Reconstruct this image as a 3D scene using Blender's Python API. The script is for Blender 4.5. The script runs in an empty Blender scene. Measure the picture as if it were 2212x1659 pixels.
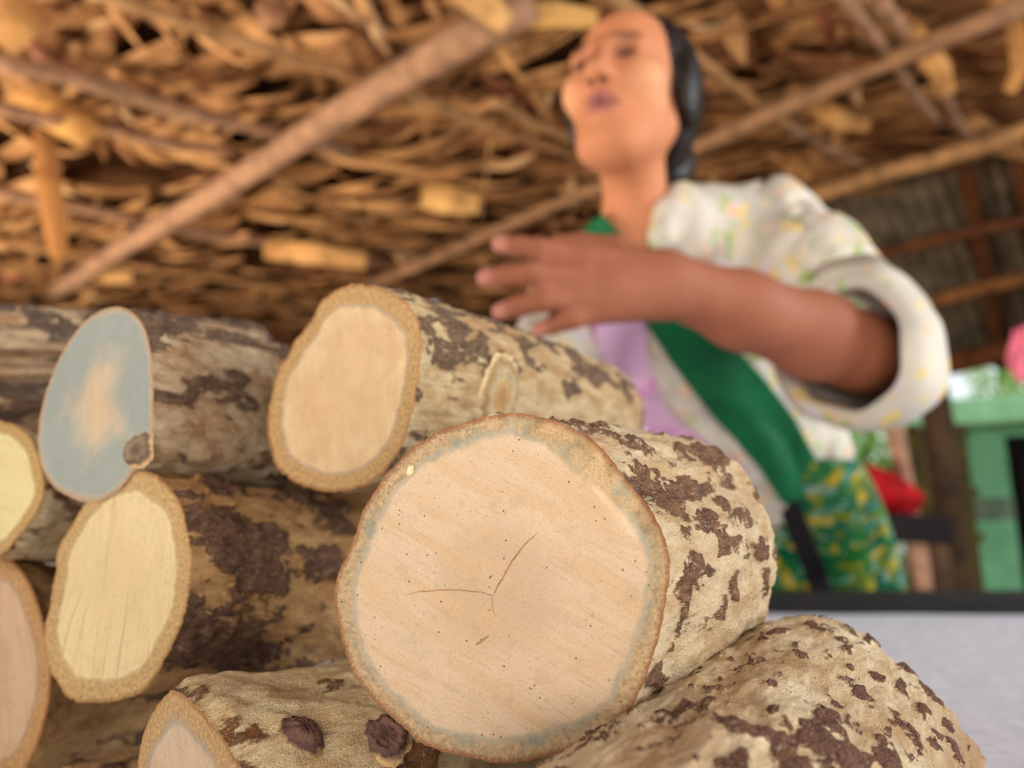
import bpy, bmesh, math, random
import numpy as np
from mathutils import Vector, Matrix
from mathutils.bvhtree import BVHTree

random.seed(7); rng = np.random.default_rng(7)
scene = bpy.context.scene
col = bpy.data.collections.new('place'); scene.collection.children.link(col)

# ------------------------------------------------------------------ camera geometry (photo 2212 x 1659)
W, H = 2212.0, 1659.0
F = W * 26.0 / 36.0
CZ, TZ = 0.88, 0.75            # camera height, table top height
PITCH = math.radians(11.0)
CP, SP = math.cos(PITCH), math.sin(PITCH)

def P(px, py, d):
    """photo measurement (pixel, depth in metres) -> world point"""
    x = (px - W / 2) / F * d; y = (H / 2 - py) / F * d
    return np.array([x, d * CP - y * SP, CZ + y * CP + d * SP])
def ray(px, py):
    return P(px, py, 1.0) - np.array([0, 0, CZ])
EYE = np.array([0, 0, CZ])

def nrm(v):
    v = np.asarray(v, float); return v / np.linalg.norm(v)
def sstep(a, b, x):
    t = np.clip((x - a) / (b - a), 0, 1); return t * t * (3 - 2 * t)
def lin(c):
    out = []
    for v in c[:3]:
        v /= 255.0
        out.append(v / 12.92 if v <= 0.04045 else ((v + 0.055) / 1.055) ** 2.4)
    return (*out, 1.0)

# ------------------------------------------------------------------ numpy noise
def _h(i, j, k, s):
    n = (i.astype(np.uint32) * np.uint32(374761393) + j.astype(np.uint32) * np.uint32(668265263)
         + k.astype(np.uint32) * np.uint32(2246822519) + np.uint32(s) * np.uint32(3266489917))
    n = (n ^ (n >> np.uint32(13))) * np.uint32(1274126177)
    n = n ^ (n >> np.uint32(16))
    return (n & np.uint32(0xFFFFFF)).astype(np.float64) / float(0xFFFFFF) * 2 - 1
def vnoise(p, s=0):
    p = np.asarray(p, float); f = np.floor(p); t = p - f; t = t * t * (3 - 2 * t)
    i = f.astype(np.int64); r = 0
    for a in (0, 1):
        for b in (0, 1):
            for c in (0, 1):
                w = (t[..., 0] if a else 1 - t[..., 0]) * (t[..., 1] if b else 1 - t[..., 1]) * (t[..., 2] if c else 1 - t[..., 2])
                r = r + w * _h(i[..., 0] + a, i[..., 1] + b, i[..., 2] + c, s)
    return r
def fbm(p, s=0, o=4):
    p = np.asarray(p, float); r = 0; a = 1.0; tot = 0
    for k in range(o):
        r = r + a * vnoise(p * 2 ** k + 17.3 * k, s + k); tot += a; a *= 0.55
    return r / tot * 1.6

# ------------------------------------------------------------------ object helpers
def tag(o, label=None, cat=None, group=None, kind=None):
    if label: o['label'] = label
    if cat: o['category'] = cat
    if group: o['group'] = group
    if kind: o['kind'] = kind
    return o
def empty(name, loc, label=None, cat=None, group=None):
    o = bpy.data.objects.new(name, None); col.objects.link(o); o.location = Vector(loc)
    o.empty_display_size = 0.02
    return tag(o, label, cat, group)
def mesh(name, verts, faces, mat, parent=None, smooth=True, uv=None, attrs=None, colors=None):
    me = bpy.data.meshes.new(name)
    me.from_pydata([tuple(map(float, v)) for v in verts], [], [tuple(map(int, f)) for f in faces])
    me.update()
    if smooth:
        me.polygons.foreach_set('use_smooth', [True] * len(me.polygons))
    if uv is not None:
        l = me.uv_layers.new(name='UVMap'); vi = np.empty(len(me.loops), int); me.loops.foreach_get('vertex_index', vi)
        l.data.foreach_set('uv', np.asarray(uv, float)[vi].ravel())
    for k, v in (attrs or {}).items():
        v = np.asarray(v, float)
        if v.ndim == 1:
            a = me.attributes.new(k, 'FLOAT', 'POINT'); a.data.foreach_set('value', v)
        else:
            a = me.attributes.new(k, 'FLOAT_VECTOR', 'POINT'); a.data.foreach_set('vector', v.ravel())
    if colors is not None:
        a = me.attributes.new('col', 'FLOAT_COLOR', 'POINT')
        c = np.ones((len(verts), 4)); c[:, :3] = np.asarray(colors)[:, :3]
        a.data.foreach_set('color', c.ravel())
    me.materials.append(mat)
    o = bpy.data.objects.new(name, me); col.objects.link(o)
    if parent is not None:
        o.parent = parent
        o.matrix_parent_inverse = Matrix.Translation(-parent.location)
    return o

class MB:
    """collects pieces of ONE mesh"""
    def __init__(s): s.v = []; s.f = []; s.c = []; s.u = []
    def add(s, v, f, c=None, u=None):
        n = len(s.v); s.v += [tuple(x) for x in v]; s.f += [tuple(i + n for i in q) for q in f]
        s.c += [c if c is not None else (1, 1, 1)] * len(v) if not isinstance(c, list) else c
        s.u += u if u is not None else [(0, 0)] * len(v)
    def box(s, lo, hi, bev=0.0):
        lo = np.array(lo, float); hi = np.array(hi, float)
        bm = bmesh.new(); bmesh.ops.create_cube(bm, size=1)
        for v in bm.verts:
            v.co = Vector([(lo[i] + hi[i]) / 2 + v.co[i] * (hi[i] - lo[i]) for i in range(3)])
        if bev: bmesh.ops.bevel(bm, geom=bm.edges[:], offset=bev, segments=2, affect='EDGES', profile=0.6)
        bm.verts.index_update()
        s.add([tuple(v.co) for v in bm.verts], [[v.index for v in f.verts] for f in bm.faces]); bm.free()
    def tube(s, pts, rad, n=10, jit=0.0, c=None, flat=1.0):
        pts = [np.array(p, float) for p in pts]; m = len(pts)
        rad = [rad] * m if np.isscalar(rad) else list(rad)
        d0 = nrm(pts[-1] - pts[0]); up = np.array([0, 0, 1.0])
        if abs(d0[2]) > 0.95: up = np.array([1.0, 0, 0])
        V = []; U = []; L = 0
        for i in range(m):
            t = nrm(pts[min(i + 1, m - 1)] - pts[max(i - 1, 0)])
            a = nrm(np.cross(t, up)); b = np.cross(a, t)
            if i: L += np.linalg.norm(pts[i] - pts[i - 1])
            for k in range(n):
                q = 2 * math.pi * k / n; r = rad[i] * (1 + jit * (random.random() - .5))
                V.append(pts[i] + a * math.cos(q) * r + b * math.sin(q) * r * flat); U.append((k / n, L))
        Fc = [(i * n + k, i * n + (k + 1) % n, (i + 1) * n + (k + 1) % n, (i + 1) * n + k) for i in range(m - 1) for k in range(n)]
        Fc += [tuple(range(n))[::-1], tuple((m - 1) * n + k for k in range(n))]
        s.add(V, Fc, c, U)
    def build(s, name, mat, parent=None, smooth=True):
        return mesh(name, s.v, s.f, mat, parent, smooth, uv=s.u, colors=s.c)

# ------------------------------------------------------------------ material helpers
class NT:
    def __init__(s, name):
        s.m = bpy.data.materials.new(name); s.m.use_nodes = True; s.t = s.m.node_tree; s.t.nodes.clear()
        s.out = s.n('ShaderNodeOutputMaterial'); s.b = s.n('ShaderNodeBsdfPrincipled')
        s.l(s.b.outputs[0], s.out.inputs[0]); s.b.inputs['Specular IOR Level'].default_value = 0.25
    def n(s, t, **k):
        x = s.t.nodes.new(t)
        for a, b in k.items(): setattr(x, a, b)
        return x
    def l(s, a, b): s.t.links.new(a, b)
    def put(s, inp, v):
        if isinstance(v, bpy.types.NodeSocket): s.l(v, inp)
        else: inp.default_value = v
    def math(s, op, a, b=0.0, c=0.0, clamp=False):
        x = s.n('ShaderNodeMath', operation=op); x.use_clamp = clamp
        for i, v in enumerate((a, b, c)): s.put(x.inputs[i], v)
        return x.outputs[0]
    def attr(s, name, what='Vector'):
        x = s.n('ShaderNodeAttribute'); x.attribute_name = name; return x.outputs[what]
    def coord(s, what='Object'): return s.n('ShaderNodeTexCoord').outputs[what]
    def map(s, v, scale=(1, 1, 1), rot=(0, 0, 0), loc=(0, 0, 0)):
        x = s.n('ShaderNodeMapping'); s.l(v, x.inputs[0]); x.inputs['Scale'].default_value = scale
        x.inputs['Rotation'].default_value = rot; x.inputs['Location'].default_value = loc; return x.outputs[0]
    def rs(s, v, ang, scale): return s.map(s.map(v, rot=(0, 0, ang)), scale)
    def noise(s, v, scale, detail=4, rough=0.6, dist=0.0):
        x = s.n('ShaderNodeTexNoise'); s.l(v, x.inputs['Vector']); x.inputs['Scale'].default_value = scale
        x.inputs['Detail'].default_value = detail; x.inputs['Roughness'].default_value = rough
        x.inputs['Distortion'].default_value = dist; return x.outputs[0]
    def voro(s, v, scale, feature='F1', out=0, rand=1.0):
        x = s.n('ShaderNodeTexVoronoi', feature=feature); s.l(v, x.inputs['Vector']); x.inputs['Scale'].default_value = scale
        x.inputs['Randomness'].default_value = rand; return x.outputs[out]
    def ramp(s, f, stops, interp='LINEAR'):
        x = s.n('ShaderNodeValToRGB'); s.l(f, x.inputs[0]); r = x.color_ramp; r.interpolation = interp
        while len(r.elements) < len(stops): r.elements.new(0.5)
        for e, (p, c) in zip(r.elements, stops):
            e.position = p; e.color = c if len(c) == 4 else (*c, 1)
        return x.outputs[0]
    def mix(s, f, a, b, mode='MIX'):
        x = s.n('ShaderNodeMix', data_type='RGBA', blend_type=mode)
        s.put(x.inputs[0], f); s.put(x.inputs[6], a); s.put(x.inputs[7], b); return x.outputs[2]
    def sm(s, x, a, b):
        m = s.n('ShaderNodeMapRange', interpolation_type='SMOOTHSTEP'); s.put(m.inputs[0], x)
        m.inputs[1].default_value = a; m.inputs[2].default_value = b; return m.outputs[0]
    def bump(s, h, strength=0.5, dist=0.001, prev=None):
        x = s.n('ShaderNodeBump'); s.l(h, x.inputs['Height']); x.inputs['Strength'].default_value = strength
        x.inputs['Distance'].default_value = dist
        if prev is not None: s.l(prev, x.inputs['Normal'])
        return x.outputs[0]
    def done(s, color, rough=0.85, normal=None):
        s.put(s.b.inputs['Base Color'], color); s.put(s.b.inputs['Roughness'], rough)
        if normal is not None: s.l(normal, s.b.inputs['Normal'])
        return s.m

def simple(name, c, rough=0.8, var=0.25, scale=30.0, bump=0.0, sx=(1, 1, 1), bd=0.002):
    t = NT(name); v = t.map(t.coord(), sx); n = t.noise(v, scale, 5)
    a = lin([x * (1 - var) for x in c]); b = lin([min(255, x * (1 + var)) for x in c])
    k = t.ramp(n, [(0.3, a), (0.7, b)])
    return t.done(k, rough, t.bump(n, bump, bd) if bump else None)

def bark_mat(name, light, mid, dark, dark2, soft=0.12, seed=0.0, orange=(176, 120, 70), bumps=1.0):
    t = NT(name); lc = t.attr('lc'); lc = t.map(lc, loc=(seed, seed * 2.1, seed * .7))
    st = t.map(lc, (1, 1, 0.45))
    fine = t.noise(st, 420, 6, 0.7); med = t.noise(st, 120, 5, 0.65); vf = t.noise(lc, 1700, 3, 0.7); big = t.noise(st, 38, 3, 0.5)
    f = t.attr('f', 'Fac')
    f = t.math('ADD', f, t.math('MULTIPLY', t.math('SUBTRACT', fine, 0.5), 1.3))
    f = t.math('ADD', f, t.math('MULTIPLY', t.math('SUBTRACT', vf, 0.5), 0.7))
    m = t.sm(f, 0.5 - soft, 0.5 + soft)
    halo = t.sm(f, 0.12, 0.5)
    lt = t.mix(t.sm(med, 0.36, 0.66), lin(light), lin(mid))
    lt = t.mix(t.math('MULTIPLY', t.sm(big, 0.5, 0.68), 0.6), lt, lin(orange))
    lt = t.mix(t.math('MULTIPLY', t.sm(vf, 0.55, 0.75), 0.45), lt, lin([c * .55 for c in mid]))
    lt = t.mix(t.math('MULTIPLY', t.sm(fine, 0.52, 0.68), 0.5), lt, lin([c * .8 for c in mid]))
    lt = t.mix(t.math('MULTIPLY', halo, 0.55), lt, lin([(a + b) / 2 for a, b in zip(mid, dark2)]))
    lt = t.mix(t.math('MULTIPLY', t.sm(t.math('SUBTRACT', 1.0, vf), 0.58, 0.75), 0.35), lt, lin([min(255, c * 1.12) for c in light]))
    dk = t.mix(t.sm(fine, 0.35, 0.65), lin(dark), lin(dark2))
    dk = t.mix(t.math('MULTIPLY', t.sm(vf, 0.53, 0.66), 0.75), dk, lin([(a + b) / 2 for a, b in zip(dark2, light)]))
    c = t.mix(m, lt, dk)
    fl = t.noise(t.map(st, loc=(5, 3, 9)), 760, 4, .7); c = t.mix(t.math('MULTIPLY', t.sm(fl, 0.58, 0.70), 0.45), c, lin([(a * .55 + b * .45) for a, b in zip(dark2, mid)]))
    fl2 = t.noise(t.map(st, loc=(1, 8, 2)), 330, 4, .7); c = t.mix(t.math('MULTIPLY', t.sm(fl2, 0.58, 0.70), 0.55), c, lin([min(255, x * 1.06) for x in light]))
    hgt = t.math('ADD', t.math('MULTIPLY', fine, 0.9), t.math('MULTIPLY', vf, 0.35))
    hgt = t.math('ADD', hgt, t.math('MULTIPLY', m, 0.5))
    nb = t.bump(hgt, min(1.0, 1.0 * bumps), 0.0030 * bumps)
    return t.done(c, 0.82, nb)

def face_mat(name, heart, wood, outer, ring, rim, ring_r=0.84, ring_w=0.03, streak=0.0, streak_c=(200, 165, 115), mold=0.0,
             mold_c=(150, 165, 160), blue=0.0, blue_c=(165, 185, 185), saw=0.0, rings=0.0, heart_r=0.3, speck=0.5, seed=0.0, tint=None, chip=None):
    t = NT(name); uv = t.coord('UV'); p = t.map(uv, loc=(seed, seed, 0)); 
    xy = t.n('ShaderNodeVectorMath', operation='LENGTH'); t.l(uv, xy.inputs[0]); r0 = xy.outputs['Value']
    warp = t.noise(p, 3.0, 3); r = t.math('ADD', r0, t.math('MULTIPLY', t.math('SUBTRACT', warp, 0.5), 0.11))
    n1 = t.noise(p, 2.2, 4); n2 = t.noise(p, 26, 5, 0.7); n3 = t.noise(p, 95, 4, 0.75)
    ns = t.noise(t.rs(p, streak, (1.2, 22, 1)), 1.6, 6, 0.7); nb_ = t.noise(t.rs(p, streak, (0.7, 4.5, 1)), 1.5, 4, 0.55); n4 = t.noise(p, 48, 4, 0.75); nm_ = t.noise(p, 6.5, 5, 0.65)
    c = t.mix(t.math('ADD', t.sm(r, heart_r, heart_r + 0.25), t.math('MULTIPLY', t.math('SUBTRACT', n1, .5), 0.8), clamp=True), lin(heart), lin(wood))
    c = t.mix(t.math('MULTIPLY', t.sm(nb_, 0.44, 0.62), 0.75), c, lin(streak_c))
    c = t.mix(t.math('MULTIPLY', t.sm(ns, 0.5, 0.66), 0.5), c, lin([x * .9 for x in streak_c]))
    c = t.mix(t.math('MULTIPLY', t.sm(nm_, 0.5, 0.7), 0.4), c, lin([x * .84 for x in heart]))
    c = t.mix(t.math('MULTIPLY', t.sm(ns, 0.3, 0.42), 0.35), t.mix(0.5, c, lin([min(255, x * 1.06) for x in wood])), c)
    if tint: c = t.mix(t.math('MULTIPLY', t.sm(n1, 0.45, 0.65), 0.5), c, lin(tint))
    if rings:
        w = t.math('SINE', t.math('MULTIPLY', r, 70.0)); c = t.mix(t.math('MULTIPLY', t.sm(w, 0.2, 1.0), rings), c, lin([x * .88 for x in wood]))
    if saw:
        sv = t.rs(p, 0.08, (22, 0.35, 1)); sn = t.noise(sv, 1.3, 4, 0.65)
        c = t.mix(t.math('MULTIPLY', t.sm(sn, 0.58, 0.66), saw), c, lin([x * .72 for x in wood]))
    if blue:
        bn = t.noise(p, 1.9, 5, 0.6); bm_ = t.math('ADD', t.math('MULTIPLY', bn, 0.8), t.math('MULTIPLY', r, 0.55)); c = t.mix(t.math('MULTIPLY', t.sm(bm_, 0.46, 0.80), blue), c, t.mix(nm_, lin([x * 1.04 for x in blue_c]), lin([x * .9 for x in blue_c])))
        c = t.mix(t.math('MULTIPLY', t.sm(n2, 0.55, 0.7), 0.35), c, lin([x * 1.1 for x in heart]))
    # phloem band and cambium line
    ob = t.sm(r, ring_r, ring_r + 0.035)
    oc = t.mix(t.sm(n2, .3, .7), lin([min(255, x * 1.05) for x in outer]), lin([x * .80 for x in outer])); c = t.mix(ob, c, oc)
    ln = t.math('SUBTRACT', 1.0, t.sm(t.math('ABSOLUTE', t.math('SUBTRACT', r, ring_r + 0.01)), 0.0, ring_w))
    c = t.mix(t.math('MULTIPLY', ln, 0.75), c, lin(ring))
    if mold:
        mn = t.noise(p, 4.2, 5, 0.7); bw = t.math('SUBTRACT', 1.0, t.sm(t.math('ABSOLUTE', t.math('SUBTRACT', r, ring_r + 0.035)), 0.0, 0.075))
        c = t.mix(t.math('MULTIPLY', t.math('MULTIPLY', bw, t.sm(mn, 0.44, 0.66)), mold), c, lin(mold_c))
    if chip:
        dt = t.n('ShaderNodeVectorMath', operation='DOT_PRODUCT'); t.l(uv, dt.inputs[0]); dt.inputs[1].default_value = (math.cos(chip[0]), math.sin(chip[0]), 0)
        cm = t.sm(t.math('ADD', dt.outputs['Value'], t.math('MULTIPLY', t.math('SUBTRACT', nm_, .5), .16)), chip[1] - .02, chip[1] + .05)
        cc = t.mix(t.sm(n4, .35, .65), lin((178, 138, 92)), lin((222, 186, 136))); cc = t.mix(t.math('MULTIPLY', t.sm(nm_, .5, .62), .6), cc, lin((166, 160, 134)))
        c = t.mix(t.math('MULTIPLY', cm, .85), c, cc)
    c = t.mix(t.sm(t.math('ADD', r0, t.math('MULTIPLY', t.math('SUBTRACT', n4, .5), .10)), 0.955, 1.0), c, lin(rim))
    # fibre speckle
    c = t.mix(t.math('MULTIPLY', t.sm(n4, 0.54, 0.70), speck), c, lin([x * .74 for x in wood]))
    c = t.mix(t.math('MULTIPLY', t.sm(t.math('SUBTRACT', 1.0, n4), 0.56, 0.72), speck * .6), c, lin([min(255, x * 1.08) for x in wood]))
    c = t.mix(t.math('MULTIPLY', t.sm(n3, 0.56, 0.74), speck), c, lin([x * .66 for x in wood]))
    c = t.mix(t.math('MULTIPLY', t.sm(t.math('SUBTRACT', 1.0, n3), 0.56, 0.74), speck * 0.6), c, lin([min(255, x * 1.1) for x in wood]))
    dots = t.voro(p, 17, 'F1'); dn = t.noise(p, 9, 2)
    c = t.mix(t.math('MULTIPLY', t.math('SUBTRACT', 1.0, t.sm(dots, 0.05, 0.15)), t.sm(dn, 0.46, 0.56)), c, lin([x * .55 for x in streak_c]))
    nb = t.bump(t.math('ADD', t.math('MULTIPLY', n3, 0.7), t.math('MULTIPLY', ns, 0.5)), 0.8, 0.0010)
    return t.done(c, 0.9, nb)

# ------------------------------------------------------------------ LOGS
def poly_radius(pts2, th):
    a = np.arctan2(pts2[:, 1], pts2[:, 0]); r = np.hypot(pts2[:, 0], pts2[:, 1]); o = np.argsort(a); a = a[o]; r = r[o]
    a = np.concatenate([a - 2 * np.pi, a, a + 2 * np.pi]); r = np.concatenate([r, r, r])
    # small smoothing of the traced polygon
    R = np.interp(th, a, r)
    k = np.ones(5) / 5; return np.convolve(np.concatenate([R[-2:], R, R[:2]]), k, 'valid')

class Log:
    def __init__(s, label, outline, cpx, depth, yaw, rear, rrad, bm_, fm_, rearm, pitch=0.0, M=300, N=150, seed=0, cover=0.0,
                 nscale=(60, 22), amp=0.0011, top_bias=0.0, lump=0.0015, spots=(), bevel=None, belly=0.0, near_bias=0.0, jit=0.008, rear_tilt=0.0, rough_amp=0.0009, group='cut logs heaped on the table', spot_gain=1.0, name='log', rsag=1.0):
        s.root = None
        c = P(cpx[0], cpx[1], depth); s.c = c
        y = math.radians(yaw); pt = math.radians(pitch)
        nf = np.array([-math.sin(y) * math.cos(pt), -math.cos(y) * math.cos(pt), math.sin(pt)])   # face normal, towards the camera
        u = nrm(np.cross(np.array([0, 0, 1.0]), nf)); v = np.cross(nf, u)
        s.u, s.v, s.nf = u, v, nf
        th = np.linspace(0, 2 * np.pi, M, endpoint=False) - math.pi / 2
        if isinstance(outline, (int, float)):
            R = np.full(M, float(outline)) * (1 + 0.05 * vnoise(np.stack([np.cos(th) * 1.3, np.sin(th) * 1.3, th * 0 + seed], -1), seed))
        else:
            q = []
            for (px, py) in outline:
                d = ray(px, py); t = np.dot(c - EYE, nf) / np.dot(d, nf); w = EYE + d * t - c; q.append((np.dot(w, u), np.dot(w, v)))
            R = poly_radius(np.array(q), th)
        cs = np.stack([np.cos(th), np.sin(th)], -1)
        jn = vnoise(np.stack([cs[:, 0] * 24, cs[:, 1] * 24, th * 0 + seed * 3.1], -1), seed) * 0.6 + vnoise(np.stack([cs[:, 0] * 60, cs[:, 1] * 60, th * 0 + seed], -1), seed + 5) * 0.5
        R = R * (1 + jit * jn)
        # face
        rho = np.concatenate([[0.0], np.linspace(0.04, 0.9, 30), np.linspace(0.915, 1.0, 10)])
        V = [c]; UV = [(0, 0)]; Fc = []
        def foff(rh, ang):
            off = np.zeros_like(ang)
            off += 0.0005 * vnoise(np.stack([rh * np.cos(ang) * 5, rh * np.sin(ang) * 5, ang * 0 + seed], -1), seed + 9)
            if bevel:
                for (t0, wd, r0, dep) in bevel:
                    da = np.abs((ang - t0 + np.pi) % (2 * np.pi) - np.pi)
                    off -= dep * sstep(r0, 1.0, np.full_like(ang, rh)) * (1 - sstep(wd * 0.5, wd, da)) * (1 + 0.35 * vnoise(np.stack([rh * np.cos(ang) * 14, rh * np.sin(ang) * 14, ang * 0], -1), seed + 2))
            return off
        for i, rh in enumerate(rho[1:]):
            off = foff(rh, th); off = off - 0.0006 * sstep(0.96, 1.0, rh)
            # a recessed rim must still meet the traced outline: slide along the view ray
            base = c + rh * R[:, None] * (cs[:, :1] * u + cs[:, 1:] * v)
            dv = base - EYE; dl = dv / np.linalg.norm(dv, axis=1)[:, None]
            k = off / (dl @ nf)
            pts = base + dl * k[:, None]
            V += list(pts); UV += list(rh * cs)
            b = 1 + i * M
            for j in range(M):
                j2 = (j + 1) % M
                if i == 0: Fc.append((0, b + j, b + j2))
                else: Fc.append((b - M + j, b + j, b + j2, b - M + j2))
        rim = np.array(V[-M:]); s.face_data = (V, Fc, UV); s.R = R; s.th = th
        # bark loft
        rc = P(*rear) if len(rear) == 3 else np.array(rear[0]); s.rc = rc
        ax = nrm(rc - c); s.ax = ax; L = np.linalg.norm(rc - c); s.L = L
        ur = np.cross(np.array([0, 0, 1.0]), -ax); ur = nrm(ur); vr = np.cross(-ax, ur)
        Rr = rrad * (1 + 0.07 * vnoise(np.stack([cs[:, 0] * 1.5, cs[:, 1] * 1.5, th * 0 + 3.3], -1), seed + 21))
        rr = rc + Rr[:, None] * (cs[:, :1] * ur + cs[:, 1:] * vr * rsag)
        t = np.linspace(0, 1, N) ** 1.08
        base = rim[None] * (1 - t[:, None, None]) + rr[None] * t[:, None, None]
        cen = c[None] * (1 - t[:, None]) + rc[None] * t[:, None]
        rad = base - cen[:, None]; rad = rad - (rad @ ax)[..., None] * ax; rl = np.linalg.norm(rad, axis=2); radn = rad / rl[..., None]
        if belly: base = base + radn * (belly * np.sin(np.pi * t))[:, None, None]
        # rounded far edge
        e = sstep(0.93, 1.0, t); base = base - radn * (0.10 * rrad * e ** 2)[:, None, None]
        # local coordinates for the bark pattern
        lc = np.stack([(base - c) @ ur, (base - c) @ vr, (base - c) @ ax], -1)
        a1, a2 = nscale
        q = lc * np.array([a1, a1, a2]) + seed * 7.7
        wq = q + 0.35 * np.stack([vnoise(q * 1.7, seed + 31), vnoise(q * 1.7, seed + 32), vnoise(q * 1.7, seed + 33)], -1)
        f = fbm(wq, seed, 4)
        f = 0.5 + (f - 0.25 + cover) * 1.5
        f = f + top_bias * radn[..., 2]
        if near_bias: f = f + near_bias * (1 - t)[:, None]
        # individual traced dark scabs / bare patches
        bvf = BVHTree.FromPolygons([tuple(x) for x in base.reshape(-1, 3)], [(i * M + j, i * M + (j + 1) % M, (i + 1) * M + (j + 1) % M, (i + 1) * M + j) for i in range(N - 1) for j in range(M)])
        s.bv = bvf
        for sp in spots:
            px, py, rd = sp[:3]; g = (sp[3] if len(sp) > 3 else 1.0); g = .42 * g if g > 0 else .7 * g; el = sp[4] if len(sp) > 4 else 1.4
            hit = bvf.ray_cast(Vector(EYE), Vector(nrm(ray(px, py))))[0]
            if hit is None: continue
            dv = base - np.array(hit); al = dv @ ax; pr = np.sqrt(np.maximum((dv ** 2).sum(-1) - al ** 2, 0))
            dd = np.sqrt((al / el) ** 2 + pr ** 2) / rd
            dd = dd + 0.5 * vnoise(lc * np.array([300, 300, 170]), seed + 51) + 0.4 * vnoise(lc * 640, seed + 52)
            w = 1 - sstep(0.55, 1.25, dd)
            f = f * (1 - w) + (0.5 + 0.9 * g) * w
        s.f = f
        fade = sstep(0.0, 0.04, t)[:, None]
        m = sstep(0.38, 0.62, f)
        disp = amp * m * (0.6 + 0.6 * vnoise(lc * 240, seed + 3)) + lump * fbm(lc * np.array([38, 38, 22]) + 3 * seed, seed + 40, 3) \
            + rough_amp * fbm(lc * np.array([230, 230, 120]), seed + 60, 3)
        Vb = base + radn * (disp * fade)[..., None]
        s.Vb = Vb; s.lc = lc; s.M, s.N = M, N; s.rad = radn
        low = min(Vb[..., 2].min(), 1e9)
        mid = (c + rc) / 2
        s.root = empty(name, (mid[0], mid[1], low), label, 'log', group)
        Fb = [(i * M + j, i * M + (j + 1) % M, (i + 1) * M + (j + 1) % M, (i + 1) * M + j) for i in range(N - 1) for j in range(M)]
        Fb = [q[::-1] for q in Fb]
        s.bark = mesh('bark', Vb.reshape(-1, 3), Fb, bm_, s.root, attrs={'f': f.ravel(), 'lc': lc.reshape(-1, 3)})
        s.face = mesh('cut_face', V, Fc, fm_, s.root, uv=UV)
        # far end
        Ve = [rc + ax * 0.002]; Ue = [(0, 0)]; Fe = []
        for i, rh in enumerate((0.35, 0.7, 0.93, 1.0)):
            ring = rc + ax * 0.002 * (1 - rh) + (Vb[-1] - rc) * rh
            Ve += list(ring); Ue += list(rh * cs); b = 1 + i * M
            for j in range(M):
                j2 = (j + 1) % M
                Fe.append((0, b + j2, b + j) if i == 0 else (b - M + j, b - M + j2, b + j2, b + j))
        mesh('cut_face', Ve, Fe, rearm, s.root, uv=Ue)
        s.bvd = BVHTree.FromPolygons([tuple(x) for x in Vb.reshape(-1, 3)], Fb)
        s.bvface = BVHTree.FromPolygons([tuple(x) for x in V], Fc)
    def hit(s, px, py, face=False):
        h = (s.bvface if face else s.bvd).ray_cast(Vector(EYE), Vector(nrm(ray(px, py))))
        return (np.array(h[0]), np.array(h[1])) if h[0] is not None else (None, None)
    def crack(s, pts, w, mat):
        """a thin dark split following traced points on the sawn face"""
        q = []
        for i in range(len(pts) - 1):
            for k in range(8):
                a = k / 8; q.append((pts[i][0] * (1 - a) + pts[i + 1][0] * a + random.uniform(-1.2, 1.2), pts[i][1] * (1 - a) + pts[i + 1][1] * a + random.uniform(-1.2, 1.2)))
        q.append(pts[-1]); pw = [s.hit(*x, face=True)[0] for x in q]; pw = [x for x in pw if x is not None]
        V = []; n = len(pw)
        for i in range(n):
            t = nrm(pw[min(i + 1, n - 1)] - pw[max(0, i - 1)]); sd = np.cross(t, s.nf); k = i / (n - 1)
            ww = w * (0.25 + 0.75 * math.sin(math.pi * min(1, k * 0.9 + 0.1)))
            V += [pw[i] + s.nf * 0.00025 + sd * ww, pw[i] + s.nf * 0.00025 - sd * ww]
        mesh('crack', V, [(2 * i, 2 * i + 1, 2 * i + 3, 2 * i + 2) for i in range(n - 1)], mat, s.root)
    def knot(s, px, py, r, mat, height=0.35, face=False, label=None, ring=True, asp=1.0):
        h, n = s.hit(px, py, face)
        if h is None: return
        if np.dot(n, EYE - h) < 0: n = -n
        a = nrm(np.cross(n, s.ax if abs(np.dot(n, s.ax)) < .9 else np.array([0, 0, 1.0]))); b = np.cross(n, a)
        V = [h + n * r * height * 0.55]; lcv = [0.0]; Fc = []; M = 40
        prof = [(0.2, .5), (0.42, .62), (0.55, .45), (0.66, .75), (0.8, .9), (0.92, .65), (1.08, .2), (1.3, -.3)] if ring else [(0.3, .95), (0.6, .8), (0.85, .5), (1.05, .1), (1.2, -.3)]
        for i, (rr, hh) in enumerate(prof):
            for k in range(M):
                q = 2 * math.pi * k / M
                w = 1 + 0.16 * vnoise(np.array([math.cos(q) * 2 + px, math.sin(q) * 2, rr]), 5) + 0.07 * random.uniform(-1, 1)
                V.append(h + (a * math.cos(q) * asp + b * math.sin(q)) * r * rr * w + n * r * height * (hh + 0.16 * random.uniform(-1, 1))); lcv.append(rr)
                k2 = (k + 1) % M; bb = 1 + i * M
                Fc.append((0, bb + k, bb + k2) if i == 0 else (bb - M + k, bb + k, bb + k2, bb - M + k2))
        o = mesh('knot', V, Fc, mat, s.root, attrs={'kr': lcv})
        if label: o['label'] = label

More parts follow.
